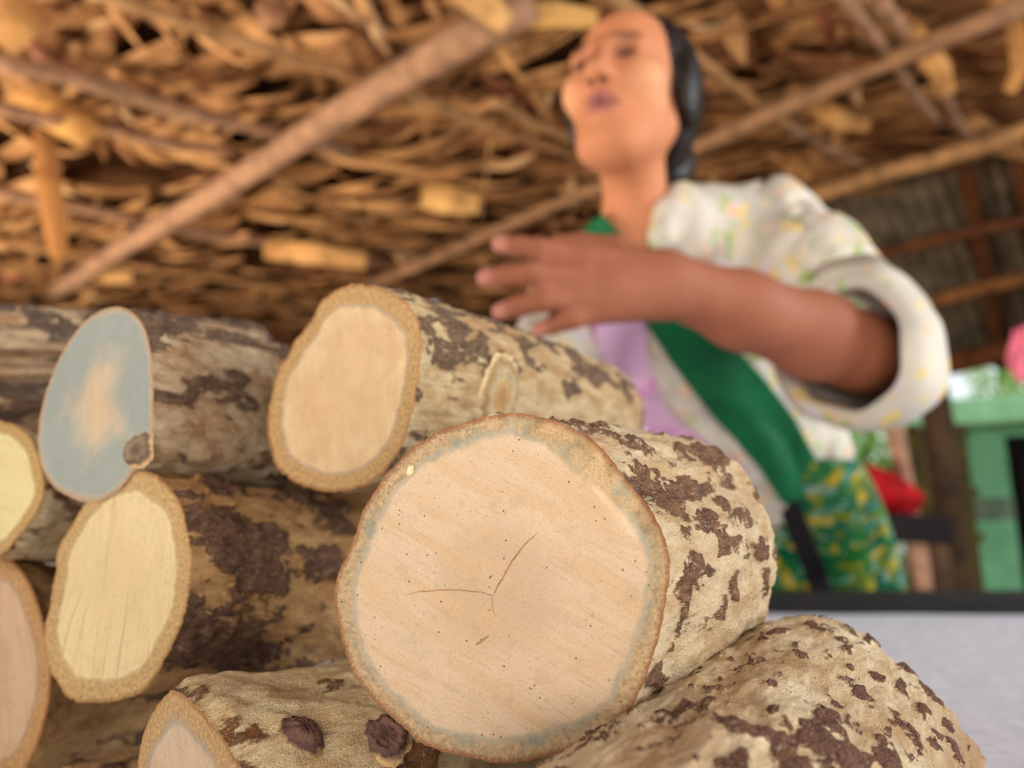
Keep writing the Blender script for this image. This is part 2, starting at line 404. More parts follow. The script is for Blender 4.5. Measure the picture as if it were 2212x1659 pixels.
def knot_mat(name, core, ring, outer):
    t = NT(name); k = t.attr('kr', 'Fac'); n = t.noise(t.coord(), 500, 4, .7); n2 = t.noise(t.coord(), 160, 3)
    k2 = t.math('ADD', k, t.math('MULTIPLY', t.math('SUBTRACT', n2, .5), 0.5))
    c = t.ramp(t.math('DIVIDE', k2, 1.3), [(0.0, lin(core)), (0.35, lin([x * 1.25 for x in core])), (0.5, lin(ring)), (0.8, lin(core)), (0.95, lin(outer))])
    c = t.mix(t.math('MULTIPLY', t.sm(n, 0.5, 0.7), 0.5), c, lin([x * .6 for x in core]))
    return t.done(c, 0.7, t.bump(n, 0.8, 0.0012))

M_crack = simple('crack_dark', (150, 106, 66), 0.9, 0.3, 200)

CREAM = (226, 196, 150)
bark_cream = bark_mat('bark_cream_flaked', (240, 216, 176), (214, 176, 128), (92, 60, 44), (142, 100, 72), seed=1)
bark_spot = bark_mat('bark_pale_scabbed', (244, 220, 180), (222, 186, 138), (86, 50, 40), (128, 84, 62), soft=.1, seed=2)
bark_flake = bark_mat('bark_cream_dark_flakes', (234, 206, 160), (198, 158, 108), (84, 62, 50), (134, 104, 80), seed=3, soft=.14)
bark_greyflake = bark_mat('bark_greybrown_flaky', (222, 196, 160), (176, 138, 98), (84, 60, 48), (126, 98, 76), seed=4, soft=.14)
bark_plate = bark_mat('bark_dark_plates', (212, 168, 112), (176, 128, 78), (76, 50, 38), (114, 82, 64), seed=5, soft=.1)
bark_tan = bark_mat('bark_tan_ridged', (250, 224, 178), (232, 194, 138), (120, 76, 46), (150, 100, 62), seed=6, orange=(196, 136, 76))
bark_dark = bark_mat('bark_dark_grey', (210, 180, 142), (162, 126, 96), (74, 58, 52), (112, 90, 76), seed=7, soft=.14)

face_main = face_mat('sawn_face_pale_pink', (206, 174, 140), (232, 200, 165), (216, 180, 134), (190, 174, 148), (160, 106, 66), ring_r=0.87, ring_w=0.035,
                     streak=0.5, streak_c=(222, 180, 128), mold=0.9, mold_c=(150, 156, 136), heart_r=0.24, speck=0.55, seed=1.0, chip=(0.92, 0.80))
face_top = face_mat('sawn_face_peach', (232, 190, 142), (244, 208, 160), (222, 176, 118), (190, 164, 138), (186, 128, 80), ring_r=0.80, ring_w=0.03,
                    streak=1.4, streak_c=(232, 188, 132), heart_r=0.35, speck=0.3, seed=2.0, tint=(226, 180, 136))
face_blue = face_mat('sawn_face_blue_grey', (228, 192, 146), (214, 190, 158), (206, 184, 156), (196, 184, 164), (206, 160, 118), ring_r=0.93, ring_w=0.02,
                     streak=1.4, streak_c=(200, 192, 172), blue=0.85, blue_c=(166, 176, 168), heart_r=0.25, speck=0.3, seed=3.3)
face_yellow = face_mat('sawn_face_pale_yellow', (240, 206, 152), (247, 216, 162), (222, 180, 122), (204, 178, 128), (182, 130, 76), ring_r=0.80, ring_w=0.018,
                       streak=1.5, streak_c=(240, 204, 148), saw=0.75, rings=0.10, heart_r=0.3, speck=0.35, seed=4.0)
face_lemon = face_mat('sawn_face_lemon', (248, 222, 166), (250, 224, 164), (220, 176, 112), (206, 176, 124), (190, 140, 80), ring_r=0.80, ring_w=0.02,
                      streak=0.1, streak_c=(246, 214, 150), heart_r=0.3, speck=0.2, seed=5.0)
face_pink = face_mat('sawn_face_dusty_pink', (204, 164, 128), (220, 182, 146), (212, 160, 104), (172, 146, 120), (180, 120, 72), ring_r=0.80, ring_w=0.025,
                     streak=1.2, streak_c=(206, 160, 120), heart_r=0.3, speck=0.4, seed=6.0)
face_grey = face_mat('sawn_face_greyish_pink', (210, 178, 148), (224, 194, 162), (216, 172, 118), (178, 160, 138), (196, 142, 90), ring_r=0.76, ring_w=0.04,
                     streak=1.0, streak_c=(208, 176, 142), mold=0.5, mold_c=(170, 168, 156), heart_r=0.3, speck=0.4, seed=7.0)
face_rear = face_mat('sawn_face_far_end', (190, 150, 110), (206, 168, 124), (180, 134, 86), (150, 120, 92), (140, 96, 62), heart_r=0.3, seed=8.0)

z2 = lambda pts: [(700 + x / 2.076, 860 + y / 2.076) for x, y in pts]
o_main = z2([(820, 68), (700, 88), (610, 118), (520, 146), (420, 205), (350, 268), (290, 330), (215, 440), (175, 500), (150, 580), (108, 700), (68, 770), (48, 840), (50, 930), (72, 1040),
             (100, 1150), (140, 1250), (205, 1335), (280, 1410), (360, 1480), (430, 1545), (520, 1582), (640, 1606), (800, 1636), (900, 1630), (1000, 1604), (1100, 1580), (1200, 1545),
             (1290, 1475), (1380, 1385), (1430, 1280), (1470, 1170), (1500, 1080), (1520, 980), (1535, 880), (1552, 760), (1540, 660), (1500, 560), (1450, 480), (1380, 400), (1320, 320),
             (1250, 230), (1170, 160), (1080, 118), (980, 88), (900, 70)])
L1 = Log('large log with a round pale pink sawn face, nearest of the heap', o_main, (1070, 1275), 0.20, 16, (1428, 1188, 0.285), 0.0440,
         bark_cream, face_main, face_rear, seed=11, M=420, N=200, cover=-0.16, top_bias=0.18, nscale=(150, 90), amp=0.0014, lump=0.0016,
         bevel=[(0.95, 0.75, 0.80, 0.009)], spots=[(1400, 1040, .006, 1, 2.2), (1480, 1060, .005, 1, 2), (1440, 1190, .006, 1, 1.2), (1500, 1230, .006, 1, 1.3), (1470, 1270, .005),
         (1530, 1130, .005), (1640, 1190, .004), (1650, 1240, .004), (1560, 1180, .003), (1600, 1120, .0035), (1480, 1150, .003)], belly=.001, jit=.007)
for pts, w in (([(1068, 1282), (1085, 1250), (1105, 1215), (1130, 1180), (1162, 1150)], .00014), ([(1064, 1286), (1040, 1279), (1000, 1275), (950, 1274), (905, 1279), (872, 1286)], .00012),
               ([(1063, 1290), (1064, 1310), (1072, 1335)], .00008), ([(1030, 1393), (1042, 1382), (1057, 1372)], .00035)):
    L1.crack(pts, w, M_crack)
h, n_ = L1.hit(888, 1016, True)
chip = MB()
bmc = bmesh.new(); bmesh.ops.create_icosphere(bmc, subdivisions=2, radius=1)
a_ = L1.u; b_ = L1.v
for v in bmc.verts:
    q = np.array(v.co) * (1 + 0.25 * random.uniform(-1, 1)); v.co = Vector(h + a_ * q[0] * .0011 + b_ * q[1] * .0016 + L1.nf * (q[2] * .0012 + .0007) + b_ * q[0] * .0006)
bmc.verts.index_update()
mesh('wood_chip', [v.co for v in bmc.verts], [[v.index for v in f.verts] for f in bmc.faces], simple('chip_pale', (236, 206, 160), .8, .15, 300), smooth=False); bmc.free()
tag(bpy.data.objects['wood_chip'], 'tiny pale wood chip stuck on the large round sawn face', 'wood chip')

o_top = [(770, 613), (735, 622), (700, 645), (683, 668), (676, 690), (655, 715), (632, 745), (622, 770), (600, 800), (588, 845), (580, 890), (577, 930), (585, 965), (592, 1000), (612, 1022), (650, 1047), (700, 1060),
         (755, 1057), (800, 1043), (838, 1010), (868, 965), (885, 910), (898, 850), (907, 780), (910, 730), (902, 690), (880, 655), (845, 632), (805, 618)]
L2 = Log('log with a tilted peach coloured sawn face on top of the heap', o_top, (748, 848), 0.29, 31, (1290, 900, 0.44), 0.034,
         bark_flake, face_top, face_rear, seed=12, cover=-0.06, top_bias=0.26, nscale=(115, 60), amp=0.0016, lump=0.0014, jit=.020,
         spots=[(1355, 850, .008, 1, .7), (1240, 840, .004), (960, 760, .006), (985, 725, .005), (900, 850, .004, .6, 1), (1290, 800, .006), (1180, 745, .006), (1050, 700, .006), (820, 637, .003)])
L2.knot(1082, 858, 0.011, knot_mat('knot_pale', (150, 116, 74), (186, 166, 128), (214, 186, 140)), height=0.18, asp=1.25, label='pale oval branch scar')

o_blue = [(250, 662), (215, 672), (182, 695), (155, 728), (130, 770), (108, 822), (92, 875), (83, 930), (83, 975), (95, 1020), (118, 1052), (150, 1073), (190, 1085), (230, 1078), (262, 1055), (290, 1015), (316, 985), (328, 930), (330, 870), (327, 800),
          (322, 745), (310, 705), (285, 674)]
L3 = Log('log with a blue-grey mould stained sawn face at the upper left', o_blue, (208, 868), 0.29, 24, (680, 915, 0.42), 0.038,
         bark_greyflake, face_blue, face_rear, seed=13, cover=-0.02, top_bias=0.28, nscale=(125, 48), amp=0.0016, lump=0.0012)
L3.knot(298, 972, 0.0056, knot_mat('knot_grey', (104, 84, 68), (150, 124, 96), (206, 166, 120)), height=0.35, face=True, label='dark grey knot at the rim')

z4 = lambda pts: [(x / 2.765, 1059 + y / 2.765) for x, y in pts]
o_yel = z4([(750, -110), (640, -60), (560, 20), (490, 100), (460, 160), (410, 240), (360, 320), (335, 390), (340, 470), (318, 560), (300, 690), (272, 800), (262, 900), (275, 1010), (305, 1090), (350, 1160), (400, 1230),
            (460, 1262), (540, 1265), (600, 1270), (690, 1262), (770, 1235), (860, 1195), (930, 1110), (985, 1010), (1040, 900), (1085, 800), (1115, 690), (1130, 590), (1142, 500), (1150, 420), (1140, 320), (1115, 220), (1095, 130),
            (1060, 50), (1000, -30), (930, -85), (850, -118)])
L4 = Log('log with a pale yellow oval sawn face and dark plated bark', o_yel, (255, 1262), 0.27, 22, (900, 1250, 0.43), 0.038,
         bark_plate, face_yellow, face_rear, seed=14, M=340, N=220, cover=0.03, top_bias=0.08, nscale=(75, 38), amp=0.0034, lump=0.0016, jit=.020, near_bias=-.1,
         spots=[(500, 1160, .011, 1, 1.8), (570, 1250, .009, 1, 2), (690, 1215, .009, 1, 1.6), (460, 1350, .008, 1, 1.3), (580, 1400, .008), (430, 1200, .004, -1), (650, 1320, .009, -.8, 1.4),
                (700, 1420, .008, -.8), (460, 1270, .005, -.9), (600, 1110, .008, -.6, 2), (420, 1110, .004, 1)])

o_lem = [(-20, 908), (10, 912), (42, 925), (66, 945), (80, 975), (92, 1020), (98, 1060), (88, 1095), (66, 1128), (40, 1160), (15, 1190), (-15, 1205), (-60, 1195), (-100, 1150), (-118, 1080), (-118, 1010), (-95, 950), (-60, 918)]
L5 = Log('log with a lemon yellow sawn face at the left, between two other ends', o_lem, (-15, 1055), 0.31, 26, (330, 1120, 0.42), 0.028,
         bark_tan, face_lemon, face_rear, seed=15, cover=-0.1, nscale=(60, 30), amp=.001, M=220, N=100)
o_pk = [(-40, 1195), (0, 1203), (38, 1222), (64, 1262), (85, 1315), (100, 1370), (110, 1440), (106, 1510), (92, 1575), (72, 1630), (50, 1668), (15, 1690), (-40, 1695), (-110, 1670), (-165, 1590), (-190, 1480), (-180, 1360), (-140, 1260), (-90, 1210)]
L6 = Log('log with a dusty pink sawn face at the lower left', o_pk, (-40, 1445), 0.315, 26, (380, 1440, 0.43), 0.040,
         bark_plate, face_pink, face_rear, seed=16, cover=0.05, nscale=(60, 26), amp=.002, M=240, N=120)

o_low = [(296, 1680), (302, 1615), (318, 1562), (342, 1520), (372, 1490), (409, 1512), (452, 1562), (499, 1622), (525, 1670), (548, 1760), (552, 1850), (532, 1950), (485, 2050), (425, 2120), (385, 2140), (330, 2110), (292, 2030), (272, 1940), (270, 1840), (280, 1750)]
L7 = Log('tan log with two dark knots lying under the large round log', o_low, (400, 1815), 0.20, 40, (1080, 1610, 0.30), 0.034,
         bark_tan, face_grey, face_rear, seed=17, M=360, N=200, cover=-0.25, nscale=(60, 40), amp=.001, lump=.0034, belly=.004, jit=.012,
         spots=[(540, 1590, .003, .5), (900, 1640, .008, .7), (760, 1560, .004, -.9), (720, 1480, .004, .3)])
kd = knot_mat('knot_dark', (96, 66, 60), (128, 96, 80), (206, 168, 116))
L7.knot(655, 1585, 0.0058, kd, height=0.5, ring=False, label='round dark brown knot')
L7.knot(832, 1592, 0.0062, kd, height=0.35, label='cracked brown knot with a sunken middle')

L8 = Log('pale log speckled with dark brown scabs at the lower right', 0.043, (1330, 2260), 0.132, 38, (1790, 1625, 0.262), 0.0480,
         bark_spot, face_rear, face_rear, seed=18, M=460, N=260, cover=-0.32, nscale=(230, 160), amp=.0013, lump=.0022, belly=.003, top_bias=.05,
         spots=[(1575, 1565, .0032), (1635, 1592, .0028), (1600, 1590, .002), (1790, 1565, .004, 1, 1), (1775, 1610, .0075, 1, 1.2), (1830, 1625, .006), (1735, 1600, .003), (1800, 1540, .003), (1955, 1560, .0045, 1, 1), (1985, 1590, .003),
                (1895, 1455, .003), (1870, 1490, .003), (1840, 1440, .0015), (1665, 1477, .002), (1530, 1525, .0015), (1480, 1530, .003), (1460, 1545, .003), (1670, 1545, .0015), (1700, 1640, .005), (1590, 1655, .003),
                (1780, 1330, .004), (1720, 1330, .004, 1, 2), (1840, 1340, .003), (1880, 1380, .003), (1930, 1400, .003), (1960, 1440, .003), (2000, 1480, .003), (2030, 1520, .003), (2050, 1570, .003), (2060, 1620, .003), (1760, 1360, .003, 1, 2),
                (1820, 1385, .002), (1690, 1370, .003, 1, 2), (1990, 1540, .002), (2020, 1600, .0025), (1920, 1640, .004), (1950, 1480, .002), (1905, 1600, .002), (1860, 1580, .002)])
L9 = Log('dark barked log lying behind the blue-grey faced log', 0.036, (-330, 800), 0.36, 50, (560, 800, 0.50), 0.031,
         bark_dark, face_rear, face_rear, seed=19, cover=0.04, nscale=(90, 50), amp=.002, M=260, N=170, top_bias=.1, spots=[(490, 690, .008, -1, 1), (140, 680, .008, -.9, 1.2), (30, 690, .006, -.8)])
L10 = Log('dark log end in the shadow under the pink faced log', 0.022, (140, 1800), 0.27, 40, (440, 1690, 0.33), 0.022,
          bark_plate, face_pink, face_rear, seed=20, cover=0.0, nscale=(60, 26), amp=.0015, M=180, N=80)
L11 = Log('shaded log in the dark gap behind the large round log', 0.030, (600, 1120), 0.38, 60, (1180, 1080, 0.50), 0.032,
          bark_plate, face_pink, face_rear, seed=22, cover=0.05, nscale=(60, 26), amp=.0015, M=180, N=80)

# ------------------------------------------------------------------ TABLE, CLOTH
M_black = simple('black_metal', (24, 20, 18), 0.6, 0.3, 40)
M_wooddark = simple('table_wood', (120, 92, 66), 0.7, 0.3, 12, sx=(1, 8, 8))
t = NT('white_woven_sheet'); oc = t.coord()
wv = t.n('ShaderNodeTexWave', bands_direction='X'); t.l(oc, wv.inputs[0]); wv.inputs['Scale'].default_value = 110; wv.inputs['Distortion'].default_value = 1.0
wv2 = t.n('ShaderNodeTexWave', bands_direction='Y'); t.l(oc, wv2.inputs[0]); wv2.inputs['Scale'].default_value = 110; wv2.inputs['Distortion'].default_value = 1.0
wn = t.noise(oc, 60, 5); wn2 = t.noise(oc, 9, 4)
wc = t.mix(t.sm(wn, .35, .65), lin((216, 216, 228)), lin((240, 240, 248)))
wc = t.mix(t.math('MULTIPLY', t.sm(wn2, .5, .7), .25), wc, lin((222, 222, 234)))
M_cloth = t.done(wc, 0.55, t.bump(t.math('ADD', t.math('MULTIPLY', wv.outputs[1], wv2.outputs[1]), t.math('MULTIPLY', wn, 1.2)), 0.5, 0.0015))

tb = empty('table', (0.2, 0.6, 0), 'long table with a black rim, covered with a white woven sheet', 'table')
mb = MB(); mb.box((-1.3, -.18, TZ - .035), (1.75, 1.17, TZ - .003), .004); mb.build('tabletop', M_wooddark, tb, False)
for nm, lo, hi in (('rim', (-1.32, 1.165, TZ - .05), (1.77, 1.20, TZ + .034)), ('rim', (-1.32, -.2, TZ - .05), (1.77, -.18, TZ + .0)),
                   ('rim', (-1.34, -.2, TZ - .05), (-1.31, 1.20, TZ + .0)), ('rim', (1.75, -.2, TZ - .05), (1.78, 1.20, TZ + .012))):
    mb = MB(); mb.box(lo, hi, .004); mb.build(nm, M_black, tb, False)
for x in (-1.25, 1.69):
    for y in (-.13, 1.12):
        mb = MB(); mb.box((x - .025, y - .025, 0), (x + .025, y + .025, TZ - .036), .004); mb.build('leg', M_black, tb, False)
# cloth: gently rumpled sheet lying on the table top
nx, ny = 140, 70; xs = np.linspace(-1.29, 1.73, nx); ys = np.linspace(-.17, 1.155, ny)
gx, gy = np.meshgrid(xs, ys); gz = TZ + .0005 + 0.0012 * (1 + fbm(np.stack([gx * 5, gy * 5, gx * 0], -1), 3, 3))
V = np.stack([gx, gy, np.maximum(gz, TZ - .0015)], -1).reshape(-1, 3)
mesh('cloth', V, [(j * nx + i, j * nx + i + 1, (j + 1) * nx + i + 1, (j + 1) * nx + i) for j in range(ny - 1) for i in range(nx - 1)], M_cloth)
tag(bpy.data.objects['cloth'], 'white woven plastic sheet spread over the table under the logs', 'cloth')
# ------------------------------------------------------------------ ROOF (thatch on poles)
Z0, RP, RQ = 1.40, 0.084, 0.069
def roof(px, py, off=0.0):
    d = ray(px, py); t = (Z0 + off) / (d[2] - RP * d[0] - RQ * d[1]); return EYE + d * t
def proj(p):
    q = np.asarray(p, float) - EYE; d = q[..., 1] * CP + q[..., 2] * SP; y = -q[..., 1] * SP + q[..., 2] * CP
    d = np.where(np.abs(d) < 1e-4, 1e-4, d)
    return W / 2 + F * q[..., 0] / d, H / 2 - F * y / d, d
def camdir(px, py):
    return nrm(ray(px, py))
RN = nrm(np.array([-RP, -RQ, 1.0]))                       # roof normal (up)
DA = camdir(-820, 1190); DA = nrm(DA - RN * (DA @ RN))    # along the rafters, away and to the left
DB = nrm(np.cross(DA, RN)); DB = DB if DB[0] > 0 else -DB # along the battens, away and to the right
O = roof(1106, 300)
edge0 = roof(1740, 430); sE = (edge0 - O) @ DB            # eave pole position along the battens

def leaf_strip(mb, p0, d, side, L, wd, sag, lift, n=7, fold=0.25, tw=0.0, c=(1, 1, 1)):
    V = []; U = []; C = []
    for i in range(n):
        t = i / (n - 1); w = wd * (0.55 + 0.45 * math.sin(math.pi * min(1, 0.25 + t * 0.75))) * (1 - 0.75 * max(0, t - .7) / .3)
        ce = p0 + d * L * t + RN * (lift * t - sag * math.sin(math.pi * t * 0.9))
        a = tw * t; sd = side * math.cos(a) + RN * math.sin(a)
        up = RN * math.cos(a) - side * math.sin(a)
        for k, x in enumerate((-1, 0, 1)):
            V.append(ce + sd * w * x * .5 - up * (w * fold if x == 0 else 0)); U.append((x * .5 * wd * 20, t * L * 4))
    Fc = [(3 * i + k, 3 * i + k + 1, 3 * i + k + 4, 3 * i + k + 3) for i in range(n - 1) for k in (0, 1)]
    mb.add(V, Fc, c, U)
def leafcol(dark=0.0):
    r = random.random() ** 0.9; a = np.array(lin((140, 90, 50))[:3]); b = np.array(lin((222, 164, 104))[:3])
    c = a + (b - a) * r
    if random.random() < .12: c = np.array(lin((228, 182, 130))[:3])
    if random.random() < .10: c = np.array(lin((150, 92, 62))[:3])
    return tuple(c * (1 - dark))
t = NT('dry_palm_leaf'); ca = t.n('ShaderNodeVertexColor'); ca.layer_name = 'col'; uvn = t.map(t.coord('UV'), (14, 0.8, 1)); ln = t.noise(uvn, 3.0, 4, .6); bl = t.noise(t.coord(), 7, 3)
lc_ = t.mix(t.math('MULTIPLY', t.sm(ln, .45, .65), .5), ca.outputs[0], t.mix(1.0, ca.outputs[0], lin((140, 120, 100)), 'MULTIPLY'))
lc_ = t.mix(t.math('MULTIPLY', t.sm(bl, .45, .62), .45), lc_, t.mix(1.0, lc_, lin((150, 120, 95)), 'MULTIPLY'))
M_leaf = t.done(lc_, 0.75, t.bump(ln, .4, .003))
M_pole = simple('weathered_pole', (146, 108, 80), 0.85, 0.22, 14, sx=(1, 1, 1), bump=.4)
M_pole2 = simple('grey_brown_pole', (138, 100, 70), 0.85, 0.22, 14, bump=.4)
M_batten = simple('split_bamboo', (156, 114, 72), 0.8, 0.25, 18, bump=.3)
M_redwood = simple('red_brown_timber', (92, 52, 26), 0.85, 0.3, 14, bump=.3)

def patchcol(a, s):
    k = 0.5 + 0.55 * float(vnoise(np.array([a * 2.6, s * 1.7, 2.0]), 44)) + random.gauss(0, .16); k = min(1.15, max(-.1, k))
    lo = np.array(lin((132, 84, 48))[:3]); hi = np.array(lin((232, 174, 112))[:3]); c = lo + (hi - lo) * k
    return tuple(np.clip(c, .02, 1))
th_ = MB()
rows = np.arange(-4.6, 8.4, 0.40)
for a in rows:
    s = -6.0
    while s < 8.0:
        s += random.uniform(.016, .036)
        base = O + DA * (a + random.uniform(-.04, .04)) + DB * s
        if base[1] < 0.9: continue
        x, y, d = proj(base)
        if d < .8 or x < -250 or x > 2450 or y < -260 or y > 820: continue
        if s > (sE if a < 1.3 else sE + 4.5) - 0.12 + 0.13 * math.sin(a * 5) + random.uniform(-.10, .10): continue
        big = random.random()
        if random.random() < .35 * (1 + 1.6 * float(vnoise(np.array([a * 2.2, s * 2.0, 9.0]), 18))): continue
        L = random.uniform(.40, .60); wd = random.uniform(.05, .12) * (1.5 if big > .93 else 1)
        ang = random.gauss(0, .07) if big < .94 else random.gauss(0, .5)
        # patches: tidy smooth areas and shaggy ones
        shag = 0.5 + 0.8 * float(vnoise(np.array([a * 1.3, s * 1.1, 4.0]), 8))
        dd = -DA if True else DA
        d_ = dd * math.cos(ang) + DB * math.sin(ang); sd = np.cross(RN, d_)
        lift = random.uniform(-.10, -.02) - (random.uniform(.03, .16) if random.random() < .12 + .18 * max(0, shag) else 0)
        leaf_strip(th_, base + RN * random.uniform(-.01, .03), d_, sd, L, wd, random.uniform(.0, .035), lift, fold=random.uniform(.08, .25), tw=random.gauss(0, .10 + .45 * max(0, shag - .45)), c=patchcol(a, s))
# shaggy bundles hanging under the battens
for k in range(230):
    px, py = random.uniform(-100, 1900), random.uniform(-100, 700)
    p0 = roof(px, py, -.03); s = (p0 - O) @ DB
    if s > sE - .1: continue
    an = random.uniform(0, 6.283); d_ = DA * math.cos(an) + DB * math.sin(an)
    if random.random() < .6: d_ = DB * random.choice((-1, 1)) * math.cos(an * .05) + DA * math.sin(an * .08)
    leaf_strip(th_, p0, nrm(d_), np.cross(RN, nrm(d_)), random.uniform(.12, .34), random.uniform(.03, .075), random.uniform(.0, .05), random.uniform(-.12, .03), fold=.3, tw=random.gauss(0, 1.0), c=leafcol(.0))
# leaf layer on top, closing the roof
for (i0, i1, j0, j1) in ((-7.0, 11.0, -9, sE + .12), (1.3, 11.0, sE + .13, sE + 5)):
    q = [O + DA * i0 + DB * j0, O + DA * i1 + DB * j0, O + DA * i1 + DB * j1, O + DA * i0 + DB * j1]
    n = 80; g = []
    for i in range(n + 1):
        for j in range(n + 1):
            u_, v_ = i / n, j / n
            g.append((q[0] * (1 - u_) + q[1] * u_) * (1 - v_) + (q[3] * (1 - u_) + q[2] * u_) * v_ + RN * (.085 + random.uniform(-.02, .02)))
    th_.add(g, [(i * (n + 1) + j, (i + 1) * (n + 1) + j, (i + 1) * (n + 1) + j + 1, i * (n + 1) + j + 1) for i in range(n) for j in range(n)], tuple(np.array(lin((96, 60, 30))[:3])), [(p_[0] * 3, p_[1] * 3) for p_ in g])
o = th_.build('thatch', M_leaf, None, True); tag(o, 'dry palm leaf thatch lining the underside of the roof', 'thatch', kind='stuff')

def pole(name, label, cat, a, b, r0, r1, mat, group, off=-0.20, bend=0.0, n=14, jit=.10, pts=None):
    A = roof(*a, off) if len(a) == 2 else np.array(a); B = roof(*b, off) if len(b) == 2 else np.array(b)
    P_ = []; R_ = []
    for i in range(n):
        k = i / (n - 1); p = A * (1 - k) + B * k
        p = p + RN * (bend * math.sin(math.pi * k)) + DA * 0.006 * math.sin(k * 9 + a[0]) + RN * .006 * math.sin(k * 13 + a[1])
        P_.append(p); R_.append((r0 * (1 - k) + r1 * k) * (1 + 0.06 * math.sin(k * 31)))
    m = MB(); m.tube(P_, R_, 12, jit); o = m.build(name, mat); tag(o, label, cat, group); return o
G1 = 'rafters under the thatch'; G2 = 'battens under the thatch'
pole('rafter', 'thick weathered rafter running diagonally across the thatch at the left', 'roof pole', (1135, 5), (118, 628), .050, .043, M_pole, G1)
pole('rafter', 'slimmer rafter passing behind the head of the person', 'roof pole', (2300, -25), (790, 620), .030, .030, M_pole2, G1)
pole('eave_pole', 'long bare pole along the edge of the thatch, above the metal roof', 'roof pole', (2330, 247), (1480, 508), .042, .040, M_batten, G1, off=-.17)
pole('batten', 'batten running from the top left corner down to the thick rafter', 'roof batten', (170, -35), (1290, 350), .020, .020, M_batten, G2, off=-.15)
pole('batten', 'dark red-brown batten below the top left batten, left of the thick rafter', 'roof batten', (-60, 118), (760, 330), .026, .024, M_pole, G2, off=-.15)
pole('batten', 'batten at the far left that stops under a ragged leaf clump', 'roof batten', (-60, 222), (520, 338), .022, .020, M_pole, G2, off=-.14)
pole('batten', 'long grey-brown batten crossing the thick rafter low at the left', 'roof batten', (-60, 408), (830, 572), .026, .026, M_pole, G2, off=-.15)
pole('batten', 'lowest batten at the left, close above the heap of logs', 'roof batten', (-60, 514), (640, 628), .022, .022, M_batten, G2, off=-.15)
pole('stick', 'thin crooked stick branching off the thick rafter at its middle', 'stick', (545, 352), (805, 486), .014, .010, M_batten, G2, off=-.17, bend=-.02)
pole('batten', 'batten slanting down just right of the head of the person', 'roof batten', (1315, -20), (1700, 270), .018, .018, M_batten, G2, off=-.15)
pole('batten', 'pair batten at the upper right, the left one of the two', 'roof batten', (1805, -30), (2030, 270), .018, .018, M_pole, G2, off=-.15)
pole('batten', 'pair batten at the upper right, the right one of the two', 'roof batten', (1905, -10), (2115, 330), .020, .018, M_pole, G2, off=-.14)
pole('batten', 'batten reaching the long eave pole below the bare metal gap', 'roof batten', (1650, 240), (1860, 360), .018, .018, M_pole, G2, off=-.15)
pole('batten', 'batten over the hand of the person, between thatch leaves', 'roof batten', (1060, 220), (1290, 330), .018, .018, M_batten, G2, off=-.15)
# loose leaf pieces that hang free
def strip_thing(name, label, pts, wd, c, group=None, cat='palm leaf', curl=.3):
    m = MB(); V = []; U = []
    pw = [P(*p) for p in pts]; n = len(pw)
    fine = []
    for i in range(n - 1):
        for k in range(6): fine.append(pw[i] * (1 - k / 6) + pw[i + 1] * k / 6)
    fine.append(pw[-1]); n = len(fine)
    for i in range(n):
        tt = nrm(fine[min(i + 1, n - 1)] - fine[max(0, i - 1)]); vw = nrm(fine[i] - EYE); sd = nrm(np.cross(tt, vw)); k = i / (n - 1)
        w = wd * (0.6 + .4 * math.sin(math.pi * (0.15 + .8 * k)))
        for x in (-1, -.35, .35, 1): V.append(fine[i] + sd * w * x * .5 + vw * w * curl * x * x * .5); U.append((x * .4, k * 3))
    m.add(V, [(4 * i + k, 4 * i + k + 1, 4 * i + k + 5, 4 * i + k + 4) for i in range(n - 1) for k in range(3)], tuple(lin(c)[:3]), U)
    o = m.build(name, M_leaf); tag(o, label, cat, group); return o
GL = 'loose palm leaf pieces hanging under the roof'
dd_ = lambda px, py, off=-.16: float(proj(roof(px, py, off))[2])
strip_thing('hanging_leaf_strip', 'narrow brown leaf strip hanging straight down at the far left', [(96, 285, dd_(96, 285)), (104, 380, dd_(96, 285)), (116, 470, dd_(96, 285)), (130, 560, dd_(96, 285))], .075, (196, 132, 70), GL)
strip_thing('leaf_piece', 'broad ragged yellowish leaf end sticking out at the upper left', [(-40, 205, 2.4), (40, 205, 2.4), (110, 235, 2.38), (165, 270, 2.36), (198, 300, 2.34)], .13, (206, 154, 84), GL)
strip_thing('leaf_piece', 'pale crumpled leaf piece left of the thick rafter', [(335, 190, 2.6), (390, 178, 2.55), (440, 196, 2.55), (480, 215, 2.6)], .12, (226, 176, 118), GL)
strip_thing('leaf_piece', 'pale leaf piece below the crumpled one, over the second batten', [(265, 265, 2.9), (310, 258, 2.85), (355, 268, 2.9)], .10, (222, 172, 112), GL)
strip_thing('leaf_piece', 'square pale leaf patch right of the thin crooked stick', [(910, 425, 3.3), (970, 432, 3.25), (1035, 442, 3.3)], .12, (220, 168, 100), GL)
strip_thing('leaf_piece', 'long pale leaf band above the peach faced log', [(570, 540, 3.6), (680, 548, 3.5), (790, 566, 3.6)], .10, (204, 150, 88), GL)
strip_thing('leaf_piece', 'pale triangular leaf end at the top, by the upper end of the thick rafter', [(985, -25, 1.85), (1040, 5, 1.84), (1095, 55, 1.83)], .075, (216, 168, 104), GL)
strip_thing('leaf_piece', 'light leaf ribbon running along the top edge, left of the head', [(1110, 42, 1.95), (1200, 30, 1.93), (1290, 42, 1.95)], .06, (206, 156, 88), GL)
strip_thing('leaf_piece', 'light leaf flap at the upper left corner, curling down', [(70, -20, 1.9), (45, 45, 1.9), (5, 100, 1.92)], .09, (200, 146, 84), GL)
strip_thing('leaf_piece', 'reddish leaf strip standing in the dark hole of the thatch', [(235, 15, 2.2), (215, 65, 2.2), (203, 110, 2.2)], .07, (176, 108, 62), GL)
